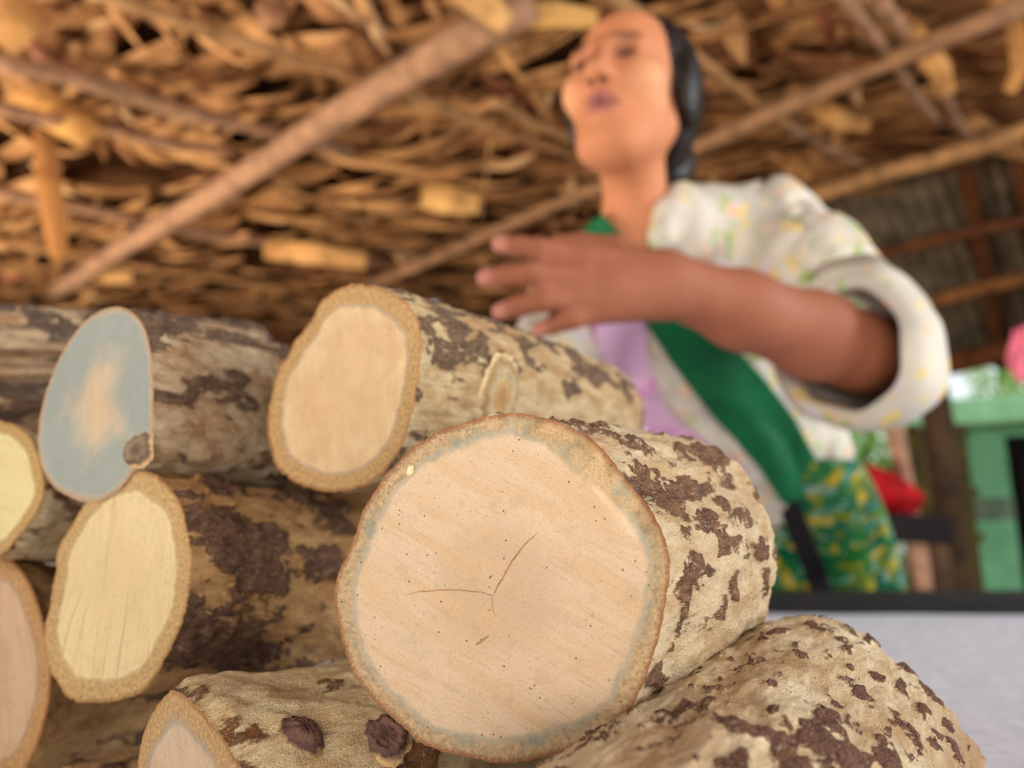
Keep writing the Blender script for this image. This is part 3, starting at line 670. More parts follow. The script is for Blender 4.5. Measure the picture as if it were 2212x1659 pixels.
strip_thing('leaf_piece', 'curled light leaf ribbon under the rafter at the upper right', [(1700, 190, 2.85), (1760, 225, 2.8), (1820, 262, 2.82), (1880, 270, 2.9)], .075, (196, 142, 80), GL)
strip_thing('leaf_piece', 'light leaf ribbon beside the pair of battens at the upper right', [(1935, 40, 2.3), (1985, 90, 2.28), (2030, 150, 2.3), (2045, 205, 2.35)], .07, (190, 138, 78), GL)
strip_thing('leaf_piece', 'small light ribbon hanging at the right edge of the thatch', [(2150, -10, 2.2), (2195, 60, 2.2), (2205, 140, 2.22), (2180, 200, 2.25)], .05, (186, 130, 70), GL)
strip_thing('leaf_piece', 'crumpled pale leaf bunch near the raised shoulder', [(1700, 345, 3.5), (1735, 350, 3.4), (1760, 375, 3.45)], .16, (190, 140, 84), GL)
strip_thing('leaf_piece', 'pale leaf end over the lower end of the thick rafter', [(180, 585, 3.9), (230, 590, 3.85), (285, 600, 3.9)], .10, (206, 154, 92), GL)
strip_thing('leaf_piece', 'pinkish curled leaf near the top, right of the first batten', [(590, -10, 2.0), (580, 25, 1.98), (590, 60, 2.0)], .075, (206, 150, 108), GL)
m = MB(); s0 = P(1069, 170, 2.6); m.tube([s0, P(1060, 300, 2.6), P(1048, 400, 2.6), P(1038, 470, 2.6)], .0035, 6)
tag(m.build('string', M_batten), 'thin string hanging from the thatch beside the raised hand', 'string')
# bright leaf tips behind the top of the head
strip_thing('leaf_piece', 'small bright leaf tip directly above the head', [(1330, -15, 2.0), (1345, 8, 2.0), (1350, 22, 2.0)], .045, (226, 178, 118), GL)

# ------------------------------------------------------------------ METAL ROOF beyond the eave pole
DC = camdir(2080, 1900); CN = nrm(np.cross(DA, DC)); CN = CN if CN[2] > 0 else -CN
E0 = roof(1740, 430) + RN * 0.06
def metal_pt(px, py, off=0.0):
    d = ray(px, py); o_ = E0 + CN * off; t = ((o_ - EYE) @ CN) / (d @ CN); return EYE + d * t
cmax = max((metal_pt(x, y) - E0) @ DC - (0) for x, y in ((1950, 790), (2212, 735)))
DCn = nrm(np.cross(CN, DA)); DCn = DCn if DCn @ DC > 0 else -DCn
cmax = max((metal_pt(x, y) - E0) @ DCn for x, y in ((1950, 800), (2212, 742)))
M_metal = simple('old_metal_roofing', (112, 98, 80), 0.6, 0.3, 6)
na = 700; a0, a1 = -5.0, 1.45; cs_ = np.linspace(-0.9, cmax, 8); V = []
for c_ in cs_:
    for i in range(na):
        a = a0 + (a1 - a0) * i / (na - 1); V.append(E0 + DA * a + DCn * c_ + CN * (.018 * math.sin(a * 2 * math.pi / .085) + .03))
mesh('ceiling', V, [(j * na + i, j * na + i + 1, (j + 1) * na + i + 1, (j + 1) * na + i) for j in range(7) for i in range(na - 1)], M_metal)
tag(bpy.data.objects['ceiling'], 'dark corrugated metal roof beyond the thatch at the right', 'ceiling', kind='structure')
G3 = 'timbers under the metal roof'
def mpole(name, label, a, b, r, mat, off=-.15):
    A = metal_pt(*a, off); B = metal_pt(*b, off); m = MB(); m.tube([A * (1 - k / 7) + B * k / 7 for k in range(8)], r, 10, .06); tag(m.build(name, mat), label, 'roof timber', G3)
mpole('purlin', 'upper dark red purlin under the corrugated metal', (1840, 562), (2330, 448), .035, M_redwood)
mpole('purlin', 'brown purlin under the corrugated metal at the middle height', (1880, 683), (2330, 572), .042, simple('brown_purlin', (128, 82, 44), .85, .25, 14))
mpole('purlin', 'dark purlin along the lower end of the corrugated metal, over the daylight', (1860, 832), (2330, 722), .075, M_redwood)
mpole('roof_timber', 'dark red timber running down under the metal roof at the right', (2075, 300), (2165, 790), .045, M_redwood, -.03)
mpole('roof_timber', 'short dark timber running down under the metal roof at the far right', (2205, 330), (2270, 770), .05, M_redwood, -.03)

# ------------------------------------------------------------------ GROUND AND BACKGROUND
M_earth = simple('bare_earth', (118, 88, 64), 0.95, 0.3, 5, bump=.4)
m = MB(); n = 40
g = [(-15 + 30 * i / n, -6 + 30 * j / n, 0.012 * float(vnoise(np.array([i * .7, j * .7, 0.]), 2)) - .012) for j in range(n + 1) for i in range(n + 1)]
m.add(g, [(j * (n + 1) + i, j * (n + 1) + i + 1, (j + 1) * (n + 1) + i + 1, (j + 1) * (n + 1) + i) for j in range(n) for i in range(n)])
tag(m.build('floor', M_earth), 'bare brown earth under the shelter', 'floor', kind='structure')
M_mint = simple('mint_wall_paint', (124, 190, 146), 0.8, 0.10, 4)
M_mintl = simple('mint_beam_paint', (150, 204, 152), 0.8, 0.10, 4)
M_void = simple('doorway_shade', (22, 16, 14), 0.9, 0.2, 4)
M_ledge = simple('grey_green_ledge', (110, 128, 106), 0.9, 0.25, 6)
DB_ = 6.0
xl = P(2062, 1100, DB_)[0]; yb = P(2062, 1100, DB_)[1]
ztop = P(2062, 922, DB_)[2]; xd = P(2188, 1000, DB_)[0]; zd = P(2188, 945, DB_)[2]; zs = P(2100, 1090, DB_)[2]
phi = -math.atan2(xl, yb)
def rotbox(lo, hi, bev=0.0):
    m = MB(); m.box(lo, hi, bev); c_, s_ = math.cos(phi), math.sin(phi)
    m.v = [(xl + (x - xl) * c_ - (y - yb) * s_, yb + (x - xl) * s_ + (y - yb) * c_, z) for x, y, z in m.v]; return m
def join(*ms):
    o = MB()
    for m in ms: o.add(m.v, m.f)
    return o
# the front is turned, so stretch positions along it
st = 1 / math.cos(phi) * .93
for k_ in range(400):                 # where the doorway edge falls along the turned front
    xt = xl + .005 * k_ * math.cos(phi); yt = yb + .005 * k_ * math.sin(phi)
    if float(proj(np.array([xt, yt, CZ + .5]))[0]) > 2176: break
xd = xl + .005 * k_
bd = empty('building', (xl + 1, yb + .5, 0), 'mint green painted building with a dark doorway, out in the daylight at the right', 'building')
m = join(rotbox((xl, yb, 0), (xd, yb + 2.5, ztop)), rotbox((xd, yb, zd), (xd + 1.0, yb + 2.5, ztop)), rotbox((xd + 1.0, yb, 0), (xd + 2.6, yb + 2.5, ztop))); m.build('wall', M_mint, bd, False)
m = rotbox((xd - .02, yb + .12, 0), (xd + 1.02, yb + .18, zd + .02)); m.build('doorway', M_void, bd, False)  # near-black panel stands in for the unlit inside of the doorway
m = rotbox((xl - .01, yb - .05, 0), (xd, yb, zs - .12), .01); m.build('plinth', M_mint, bd, False)
m = rotbox((xl - .012, yb - .06, zs - .13), (xd + .005, yb - .0, zs + .05), .02); m.build('ledge', M_ledge, bd, False)  # grey-green band low on the front, duller than the wall colour
xo = P(1950, 890, DB_)[0]
m = rotbox((xo, yb - .45, ztop - .03), (xd + 2.8, yb + 2.6, ztop + .18), .02); m.build('roof_slab', M_mintl, bd, False)
m = rotbox((xo + .10, yb - .3, ztop - .20), (xl + .02, yb + .2, ztop - .04), .02); m.build('lamplit_edge', simple('lamplit_ochre', (206, 160, 84), .8, .15, 5), bd, False)  # ochre block puts the lamp-lit lower slab edge into its colour

# posts and things at the open side
M_postd = simple('dark_post_wood', (66, 48, 32), 0.85, 0.3, 12)
M_postp = simple('pale_post_wood', (170, 130, 104), 0.8, 0.2, 12)
def upright(name, label, px0, py0, px1, py1, d, r, mat, zt=None, flat=1.0):
    A = P(px0, py0, d); B = P(px1, py1, d); 
    k = (B[2] - 0.0) / (A[2] - B[2]); base = B - (A - B) * k; base[2] = -.005
    m = MB(); n = 12; top = A
    m.tube([base * (1 - i / n) + top * i / n for i in range(n + 1)], [r * (1.0 + .04 * math.sin(i * 2.1)) for i in range(n + 1)], 12, .06, flat=flat)
    tag(m.build(name, mat), label, 'post'); return base
upright('post', 'broad dark brown wooden post beside the mint green building', 2012, 790, 2070, 1290, 3.2, .060, M_postd)
upright('post', 'slim pale leaning pole left of the dark post', 1905, 790, 1962, 1080, 2.9, .033, M_postp)
# dark olive boards behind the posts, added in place of background shadow
A = P(1945, 930, 4.2); B = P(2030, 1290, 4.2); m = MB()
for i in range(9):
    x = A[0] + (B[0] + .12 - A[0]) * i / 8; m.box((x - .03, A[1] - .012 * (i % 2), 0), (x + .03, A[1] + .02, A[2] + .02 * (i % 3)), .006)
for z in (.35, .8, 1.05): m.box((A[0] - .05, A[1] - .04, z), (B[0] + .16, A[1] - .012, z + .05), .006)
tag(m.build('shadow_panel', simple('olive_shadow', (78, 68, 34), .9, .3, 9), None, False), 'olive brown panel behind the posts, added in place of the shadowed background', 'shadow panel')
# bench with a red bundle
pb = P(1935, 1112, 2.7); bz = pb[2]
bn = empty('bench', (pb[0], pb[1] + .15, 0), 'dark low bench behind the person, carrying a red bundle', 'bench')
m = MB(); m.box((pb[0] - .35, pb[1] - .12, bz - .10), (pb[0] + .14, pb[1] + .35, bz), .01); m.build('seat', simple('bench_dark', (22, 14, 15), .8, .3, 9), bn, False)
for x in (-.31, .10):
    for y in (-.08, .31):
        m = MB(); m.box((pb[0] + x - .025, pb[1] + y - .025, 0), (pb[0] + x + .025, pb[1] + y + .025, bz - .1), .004); m.build('leg', M_postd, bn, False)
m = MB(); bm = bmesh.new(); bmesh.ops.create_icosphere(bm, subdivisions=4, radius=1)
for v in bm.verts:
    q = np.array(v.co); k = 1 + .16 * float(fbm(q * 1.6 + 4, 3, 3)); q = q * k
    v.co = Vector((pb[0] - .01 + q[0] * .15 - q[2] * .05, pb[1] + .1 + q[1] * .13, bz + .09 + max(q[2], -.85) * .105 - q[0] * .02))
bm.verts.index_update(); m.add([tuple(v.co) for v in bm.verts], [[v.index for v in f.verts] for f in bm.faces]); bm.free()
tag(m.build('cloth_bundle', simple('deep_red_cloth', (168, 12, 20), .8, .25, 18, bump=.3)), 'deep red cloth bundle lying on the dark bench', 'bundle')
# pink cloth at the right edge
m = MB(); V = []; 
for i in range(14):
    for j in range(10):
        p = P(2188 + i * 8 + 4 * math.sin(j * .9), 700 + j * 13 + 2.2 * abs(i - 5), 2.6); V.append(p + np.array([0, .03 * math.sin(i * 1.1 + j * .4), 0]))
m.add(V, [(i * 10 + j, (i + 1) * 10 + j, (i + 1) * 10 + j + 1, i * 10 + j + 1) for i in range(13) for j in range(9)])
tag(m.build('hanging_cloth', simple('pink_cloth', (222, 110, 130), .85, .2, 20)), 'pink cloth hanging at the right edge under the metal roof', 'cloth')

# trees and shrubs in the daylight
M_trunk = simple('tree_trunk_bark', (92, 74, 56), .9, .3, 9)
def leaf_mat(name, c0, c1):
    t = NT(name); n = t.noise(t.coord(), 2.0, 4); n2 = t.noise(t.coord(), 14, 3)
    c = t.mix(t.sm(n, .35, .65), lin(c0), lin(c1)); c = t.mix(t.math('MULTIPLY', t.sm(n2, .5, .7), .5), c, lin([x * .6 for x in c0]))
    t.b.inputs['Subsurface Weight'].default_value = 0.0
    t.done(c, .6)
    tr = t.n('ShaderNodeBsdfTranslucent'); t.l(c, tr.inputs[0]); mx = t.n('ShaderNodeMixShader'); mx.inputs[0].default_value = .45
    t.l(t.b.outputs[0], mx.inputs[1]); t.l(tr.outputs[0], mx.inputs[2]); t.l(mx.outputs[0], t.out.inputs[0]); return t.m
LM = [leaf_mat('leaf_bright', (150, 200, 60), (204, 236, 120)), leaf_mat('leaf_mid', (116, 168, 56), (170, 214, 96))]
def tree(name, label, cat, x, y, z0, h, r, lm, nleaf, ls, group):
    root = empty(name, (x, y, 0), label, cat, group)
    m = MB(); top = np.array([x + .05, y, z0 + h * .5])
    m.tube([(x, y, -.02), (x + .03, y, z0 * .5 + .2), top], [.07, .055, .03], 8)
    for k in range(5):
        q = top + np.array([random.uniform(-1, 1) * r * .6, random.uniform(-1, 1) * r * .5, random.uniform(0, .4) * h]); m.tube([top * .6 + np.array([x, y, z0]) * .4, q], [.03, .012], 6)
    m.build('trunk', M_trunk, root)
    m = MB()
    for k in range(nleaf):
        u_ = np.array([random.gauss(0, 1), random.gauss(0, 1), random.gauss(0, 1)]); u_ /= np.linalg.norm(u_); rr = random.random() ** .4
        c = np.array([x, y, z0 + h / 2]) + u_ * rr * np.array([r, r * .8, h / 2])
        d_ = nrm(np.array([random.gauss(0, 1), random.gauss(0, 1), random.gauss(-.3, .8)])); s_ = nrm(np.cross(d_, [0.3, .2, 1]))
        l_ = ls * random.uniform(.6, 1.3)
        m.add([c, c + d_ * l_ * .45 + s_ * l_ * .22, c + d_ * l_, c + d_ * l_ * .45 - s_ * l_ * .22], [(0, 1, 2, 3)])
    m.build('foliage', lm, root, False)
GT = 'greenery beyond the shelter'
q = P(1850, 960, 7.5); tree('shrub', 'bright green shrub seen between the jacket and the pale leaning pole', 'shrub', q[0], q[1], .3, 2.0, .75, LM[0], 2600, .11, GT)
q = P(1700, 1000, 9); tree('shrub', 'mid green shrub far behind the person', 'shrub', q[0], q[1], .2, 2.4, 1.0, LM[1], 1800, .13, GT)
q = P(2085, 1080, 6.9); tree('shrub', 'thin bright green plant at the left corner of the mint green building', 'shrub', P(2062, 1100, 6.0)[0] - .14, yb - .1, .35, 1.25, .17, LM[0], 500, .08, GT)
q = P(2190, 790, 12.5); tree('tree', 'bright green tree crown above the roof of the mint green building', 'tree', q[0] + .3, q[1], q[2] - .9, 1.6, 1.1, LM[0], 2200, .14, GT)
q = P(1960, 1000, 11); tree('tree', 'green tree far behind the dark post', 'tree', q[0], q[1], .3, 2.6, 1.3, LM[1], 1600, .15, GT)
# ------------------------------------------------------------------ PERSON
class SDF:
    def __init__(s, lo, hi, h):
        s.lo = np.array(lo, float); s.h = h; s.n = np.ceil((np.array(hi) - s.lo) / h).astype(int) + 1
        s.V = np.full(s.n, 0.06, np.float32)
    def _box(s, lo, hi, m):
        a = np.clip(np.floor((np.array(lo) - m - s.lo) / s.h).astype(int), 0, s.n - 1)
        b = np.clip(np.ceil((np.array(hi) + m - s.lo) / s.h).astype(int) + 1, 1, s.n)
        sl = tuple(slice(x, y) for x, y in zip(a, b))
        g = [(np.arange(x, y) * s.h + l).astype(np.float32) for x, y, l in zip(a, b, s.lo)]
        return sl, np.stack(np.meshgrid(*g, indexing='ij'), -1)
    def _op(s, sl, d, k, op):
        V = s.V[sl]; d = d.astype(np.float32)
        if op == 'add':
            if k > 0:
                hh = np.maximum(k - np.abs(V - d), 0) / k; s.V[sl] = np.minimum(V, d) - hh * hh * k * .25
            else: s.V[sl] = np.minimum(V, d)
        else:
            d = -d
            hh = np.maximum(k - np.abs(V - d), 0) / k if k > 0 else 0; s.V[sl] = np.maximum(V, d) + hh * hh * k * .25
    def cap(s, a, b, ra, rb, k=.015, op='add'):
        a = np.array(a, float); b = np.array(b, float); m = max(ra, rb) + .05
        sl, p = s._box(np.minimum(a, b), np.maximum(a, b), m); ab = b - a
        t = np.clip(((p - a) @ ab) / max(ab @ ab, 1e-9), 0, 1)
        d = np.linalg.norm(p - a - t[..., None] * ab, axis=-1) - (ra + (rb - ra) * t); s._op(sl, d, k, op)
    def ell(s, c, B, r, k=.02, op='add'):
        c = np.array(c, float); r = np.array(r, float); B = np.array(B, float); m = r.max() + .05
        sl, p = s._box(c, c, m); q = ((p - c) @ B.T) / r
        l = np.linalg.norm(q, axis=-1); g = np.linalg.norm(q / r, axis=-1)
        d = l * (l - 1) / np.maximum(g, 1e-6); s._op(sl, d, k, op)
    def chain(s, pts, rs, k=.015, op='add'):
        for i in range(len(pts) - 1): s.cap(pts[i], pts[i + 1], rs[i], rs[i + 1], k, op)
    def surface(s, it=2):
        V = s.V; S = V < 0; nx, ny, nz = V.shape
        cnt = np.zeros((nx - 1, ny - 1, nz - 1), np.int8)
        for i in (0, 1):
            for j in (0, 1):
                for k in (0, 1): cnt += S[i:nx - 1 + i, j:ny - 1 + j, k:nz - 1 + k]
        act = (cnt > 0) & (cnt < 8); ijk = np.argwhere(act); idx = np.full(act.shape, -1, np.int64); idx[act] = np.arange(len(ijk))
        acc = np.zeros((len(ijk), 3)); num = np.zeros(len(ijk))
        cor = [(i, j, k) for i in (0, 1) for j in (0, 1) for k in (0, 1)]
        for a in cor:
            for ax in range(3):
                if a[ax]: continue
                b = list(a); b[ax] = 1
                va = V[ijk[:, 0] + a[0], ijk[:, 1] + a[1], ijk[:, 2] + a[2]]; vb = V[ijk[:, 0] + b[0], ijk[:, 1] + b[1], ijk[:, 2] + b[2]]
                m = (va < 0) != (vb < 0); t = np.where(m, va / np.where(m, va - vb, 1), 0)
                p = np.array(a, float)[None] + t[:, None] * (np.array(b) - np.array(a))[None]
                acc[m] += p[m]; num[m] += 1
        P_ = s.lo + (ijk + acc / num[:, None]) * s.h
        Fs = []
        for ax in range(3):
            b = [slice(None)] * 3; c = [slice(None)] * 3; b[ax] = slice(0, -1); c[ax] = slice(1, None)
            d = S[tuple(b)] != S[tuple(c)]; e = np.argwhere(d); u, v = [(1, 2), (2, 0), (0, 1)][ax]
            ok = (e[:, u] > 0) & (e[:, v] > 0) & (e[:, u] < V.shape[u] - 1) & (e[:, v] < V.shape[v] - 1); e = e[ok]
            q = []
            for (du, dv) in ((-1, -1), (0, -1), (0, 0), (-1, 0)):
                f = e.copy(); f[:, u] += du; f[:, v] += dv; q.append(idx[f[:, 0], f[:, 1], f[:, 2]])
            q = np.stack(q, -1); ins = S[e[:, 0], e[:, 1], e[:, 2]]; q[~ins] = q[~ins][:, ::-1]; Fs.append(q)
        Fq = np.concatenate(Fs); Fq = Fq[(Fq >= 0).all(1)]
        ed = np.concatenate([Fq[:, [0, 1]], Fq[:, [1, 2]], Fq[:, [2, 3]], Fq[:, [3, 0]]]); ed = np.concatenate([ed, ed[:, ::-1]])
        deg = np.bincount(ed[:, 0], minlength=len(P_))[:, None]
        for _ in range(it):
            for lam in (.5, -.52):
                sm = np.stack([np.bincount(ed[:, 0], P_[ed[:, 1], k], len(P_)) for k in range(3)], -1) / np.maximum(deg, 1); P_ = P_ + lam * (sm - P_)
        return P_, Fq

HS = 0.95
HC = P(1358, 216, .95)
hf = nrm([-.51, -.86, .05]); hu = nrm(np.array([.06, .0, 1.0]) - hf * (np.array([.06, .0, 1.0]) @ hf)); hl = np.cross(hu, hf)   # forward, up, her left
HB = np.stack([hl, hf, hu])
def hp(x, y, z): return HC + HS * (x * hl + y * hf + z * hu)
R_ = lambda *a: np.array(a) * HS
I3 = np.eye(3)

neck0 = hp(0, -.018, -.07); neck1 = P(1378, 515, .985)
shL = P(1655, 508, 1.03); elL = P(1862, 762, .80); wrL = P(1440, 612, .685)
shR = P(1245, 690, 1.0); elR = P(1150, 900, .86); wrR = P(985, 1120, .72)
chest = P(1470, 680, 1.06); waist = P(1600, 915, 1.15); pelv = P(1740, 1140, 1.28)
spine = nrm(neck1 - pelv); lat = nrm(shL - shR); fwd = nrm(np.cross(lat, spine)); fwd = fwd if fwd[1] < 0 else -fwd
lat = np.cross(spine, fwd); lat = lat if lat @ (shL - shR) > 0 else -lat
TB = np.stack([lat, fwd, spine])
pelvb = pelv + np.array([.02, .085, 0])
hipL = pelvb + lat * .06 - spine * .04; hipR = pelvb - lat * .06 - spine * .04
def down(p, z, dx=0, dy=0): return np.array([p[0] + dx, p[1] + dy, z])
knL = down(hipL, .46, .03, .03); knR = down(hipR, .46, .03, .03); anL = down(hipL, .07, .03, .08); anR = down(hipR, .07, .03, .08)

S = SDF((-.25, .50, -.01), (.95, 1.62, 1.68), .0048)
# trunk, neck and limbs
S.ell(chest, TB, (.145, .095, .17), .03); S.ell(waist, TB, (.115, .085, .13), .05); S.ell(pelvb, TB, (.115, .085, .11), .05)
S.chain([chest, waist, pelvb], [.085, .075, .075], .04)
S.cap(neck0, neck1, .040, .044, .02); S.cap(neck1 - spine * .02, chest + spine * .09, .056, .08, .04)
S.cap(neck1 - spine * .01, shL, .036, .05, .03); S.cap(neck1 - spine * .01, shR, .036, .05, .03)
S.chain([shL, shL * .5 + elL * .5, elL], [.05, .044, .040], .02)
S.chain([elL, elL * .72 + wrL * .28, elL * .35 + wrL * .65, wrL], [.041, .043, .036, .0285], .02)
S.chain([shR, elR], [.05, .04], .02); S.chain([elR, wrR], [.04, .027], .02)
S.chain([hipL, knL, anL], [.075, .055, .038], .03); S.chain([hipR, knR, anR], [.085, .055, .038], .03)
for an in (anL, anR): S.cap(an - [0, 0, .035], an + np.array([-.03, -.14, -.042]), .034, .026, .02)
# head
S.ell(hp(0, -.012, .035), HB, R_(.075, .094, .086), .02)
S.ell(hp(0, .026, -.03), HB, R_(.055, .066, .086), .025)
S.ell(hp(0, .062, -.094), HB, R_(.026, .024, .020), .03)
for x in (-1, 1):
    S.ell(hp(x * .042, .056, -.016), HB, R_(.026, .026, .024), .025)
    S.cap(hp(x * .048, .0, -.052), hp(x * .022, .05, -.094), .018, .016, .03)
    S.cap(hp(x * .046, .070, .030), hp(x * .014, .086, .026), .0085, .009, .014)
    S.ell(hp(x * .031, .092, .008), HB, R_(.016, .012, .010), .012, 'sub')
    S.ell(hp(x * .031, .0745, .008), HB, R_(.0155, .012, .0105), .006)
    S.ell(hp(x * .078, -.008, -.006), HB, R_(.011, .020, .031), .008)
    S.ell(hp(x * .0135, .093, -.025), HB, R_(.0095, .010, .008), .008)
    S.ell(hp(x * .0075, .100, -.0335), HB, R_(.0042, .006, .004), .003, 'sub')
S.cap(hp(0, .086, .020), hp(0, .106, -.020), .0085, .0125, .014)
S.cap(hp(-.021, .083, -.054), hp(0, .093, -.051), .0055, .0075, .006); S.cap(hp(.021, .083, -.054), hp(0, .093, -.051), .0055, .0075, .006)
S.cap(hp(-.018, .081, -.066), hp(0, .089, -.067), .006, .0082, .006); S.cap(hp(.018, .081, -.066), hp(0, .089, -.067), .006, .0082, .006)
S.cap(hp(-.02, .094, -.0595), hp(.02, .094, -.0595), .002, .002, .003, 'sub')
# her left hand, back towards the camera, fingers to the left of the photo
kn = [P(1262, 558, .655), P(1248, 603, .645), P(1262, 645, .645), P(1298, 672, .652)]
for q_, r_ in zip(kn, (.0135, .0135, .013, .012)): S.cap(wrL * .85 + kn[1] * .15 + (q_ - kn[1]) * .45, q_, .021, r_, .012)
S.cap(wrL, (kn[1] + kn[2]) / 2 + (wrL - kn[1]) * .3, .0265, .020, .012)
fing = [([kn[0], P(1168, 540, .645), P(1120, 532, .650), P(1078, 527, .658)], (.0115, .0103, .0095, .0082)),
        ([kn[1], P(1148, 590, .630), P(1092, 596, .638), P(1048, 600, .648)], (.0118, .0105, .0097, .0085)),
        ([kn[2], P(1172, 648, .630), P(1118, 662, .638), P(1078, 674, .648)], (.0113, .0100, .0092, .0080)),
        ([kn[3], P(1236, 690, .640), P(1196, 702, .645), P(1162, 712, .652)], (.0102, .0088, .0080, .0070))]
for pts, rs in fing: S.chain(pts, rs, .004)
S.chain([wrL * .7 + kn[0] * .3 + np.array([0, .012, .012]), P(1330, 540, .690), P(1255, 528, .705), P(1205, 524, .712)], (.017, .0135, .011, .0085), .006)
# her right hand resting out of sight behind the logs
hdir = nrm(np.array([wrR[0] - elR[0], wrR[1] - elR[1], 0])); hsd = np.array([-hdir[1], hdir[0], 0])
pl = wrR + hdir * .05 - np.array([0, 0, .012]); S.cap(wrR, pl, .026, .022, .012)
for i in range(4):
    b_ = pl + hdir * .02 + hsd * (.024 - .016 * i); S.chain([pl + hsd * (.016 - .0107 * i), b_, b_ + hdir * .032 - [0, 0, .006], b_ + hdir * (.05, .06, .055, .042)[i] - [0, 0, .02]], (.014, .0105, .0095, .008), .004)
S.chain([wrR + hdir * .02, wrR + hdir * .045 + hsd * -.032, wrR + hdir * .075 + hsd * -.045 - [0, 0, .01]], (.015, .012, .009), .006)
BP, BF = S.surface(2)
# skin colours in the mesh, with lit forehead and nose and mouth shading painted in
q = ((BP - HC) / HS) @ HB.T; X, Y, Zz = q[:, 0], q[:, 1], q[:, 2]
hd = (np.linalg.norm(q, axis=1) < .17) & (Zz > -.14)
skin = np.array(lin((196, 126, 86))[:3]); arm = np.array(lin((150, 90, 64))[:3])
C = np.tile(skin, (len(BP), 1))
def paint(mask, c): 
    global C
    C = C * (1 - mask[:, None]) + np.array(lin(c)[:3]) * mask[:, None]
def blob(x, y, z, rx, ry, rz, s=.5): 
    d = np.sqrt(((X - x) / rx) ** 2 + ((Y - y) / ry) ** 2 + ((Zz - z) / rz) ** 2); return (1 - sstep(s, 1.0, d)) * hd
da = np.min([np.linalg.norm(BP - (elL + (wrL - elL) * k), axis=1) for k in np.linspace(0, 1.75, 12)], axis=0)
C = C * (1 - (1 - sstep(.08, .13, da))[:, None]) + arm * (1 - sstep(.08, .13, da))[:, None]
paint(blob(0, .06, .07, .06, .06, .05, .3) * .55, (230, 144, 96))
for x in (-1, 1):
    paint(blob(x * .047, .05, -.022, .034, .05, .036, .35) * .75, (232, 172, 124))
    paint(blob(x * .031, .088, .006, .019, .03, .0075) * .9, (44, 26, 22))
    paint(blob(x * .031, .088, .014, .024, .03, .012) * .45, (96, 56, 44))
    paint(blob(x * .032, .088, .030, .024, .03, .0055) * .8, (70, 40, 32))
    paint(blob(x * .0078, .1, -.033, .006, .012, .006) * .9, (66, 30, 24))
paint(blob(0, .1, -.006, .018, .03, .032, .4) * .45, (150, 84, 60))
paint(blob(0, .09, -.052, .027, .03, .0085) * .9, (150, 84, 84)); paint(blob(0, .088, -.067, .024, .03, .0095) * .9, (158, 92, 88))
paint(blob(0, .095, -.0595, .025, .03, .0035) * .9, (64, 28, 30)); paint(blob(.02, .085, -.060, .010, .02, .006) * .7, (80, 36, 34))
for pts, rs in fing:
    d = np.linalg.norm(BP - pts[-1], axis=1); m_ = (1 - sstep(.010, .017, d)); C = C * (1 - .6 * m_[:, None]) + .6 * np.array(lin((206, 138, 124))[:3]) * m_[:, None]
t = NT('skin'); vc = t.n('ShaderNodeVertexColor'); vc.layer_name = 'col'; sn = t.noise(t.coord(), 60, 4)
sc_ = t.mix(t.math('MULTIPLY', t.sm(sn, .4, .65), .12), vc.outputs[0], lin((120, 66, 46)))
t.b.inputs['Subsurface Weight'].default_value = 0.08; t.b.inputs['Subsurface Radius'].default_value = (.01, .004, .002)
M_skin = t.done(sc_, .68)
person = empty('person', (pelv[0], pelv[1] + .05, 0), 'woman in white flowered jacket with green sash, leaning over the table behind the logs', 'person')
body = mesh('body', BP, BF, M_skin, person, colors=C)

# hair: swept back from the forehead, tied behind
M_hair = simple('dark_hair', (26, 18, 15), .45, .4, 60, sx=(1, 1, .2))
Hh = SDF(HC - .24, HC + .24, .004)
Hh.ell(hp(0, -.026, .040), HB, R_(.086, .092, .090), 0)
Hh.ell(hp(0, -.045, -.01), HB, R_(.080, .072, .085), .02)
Hh.ell(hp(0, .115, -.008), HB, R_(.085, .108, .080), .012, 'sub')
Hh.ell(hp(0, .03, -.10), HB, R_(.10, .085, .07), .012, 'sub')
Hh.ell(hp(.020, -.115, -.04), HB, R_(.036, .034, .042), .015)
Hh.chain([hp(.025, -.11, -.05), hp(.035, -.09, -.11), hp(.04, -.07, -.16)], [.024, .018, .010], .015)
Hh.ell(hp(.080, -.014, .002), HB, R_(.015, .034, .050), .012); Hh.ell(hp(-.074, -.018, .004), HB, R_(.021, .042, .058), .015)
hv, hfc = Hh.surface(2); q = (hv - HC) @ HB.T
hv = hv + 0.0012 * np.sin(np.arctan2(q[:, 0], q[:, 2]) * 60)[:, None] * nrm(hf)[None] * 0 + (0.0010 * np.sin(np.arctan2(q[:, 0], q[:, 2] + .02) * 55))[:, None] * (q / np.linalg.norm(q, axis=1)[:, None]) @ HB
mesh('hair', hv, hfc, M_hair, person)

# jacket: white cotton with small yellow, orange and green flowers, sleeves rolled at the elbow
def cloth_mat(name, base, spots, scale, sheen=0.0, rough=.85, thr=(.52, .60), base2=None):
    t = NT(name); o = t.coord(); wob = t.noise(o, 40, 3); 
    c = t.mix(t.sm(t.noise(o, 11, 3), .4, .6), lin(base), lin(base2 or [x * .93 for x in base]))
    for i, (sc, loc, cc, a, b) in enumerate(spots):
        n = t.noise(t.map(o, loc=(loc, loc * 1.7, loc * .6)), scale * sc, 2, .5); c = t.mix(t.sm(n, a, b), c, lin(cc))
    f = t.noise(o, 300, 3); return t.done(c, rough, t.bump(f, .3, .001))
M_jacket = cloth_mat('flowered_white_cotton', (208, 198, 182), [(1, 1, (222, 196, 122), .60, .66), (1.15, 7, (228, 180, 138), .62, .68), (1, 13, (160, 176, 112), .62, .68), (1.2, 23, (206, 188, 200), .60, .68)], 36)
J = SDF((-.15, .55, .55), (.85, 1.6, 1.62), .0055)
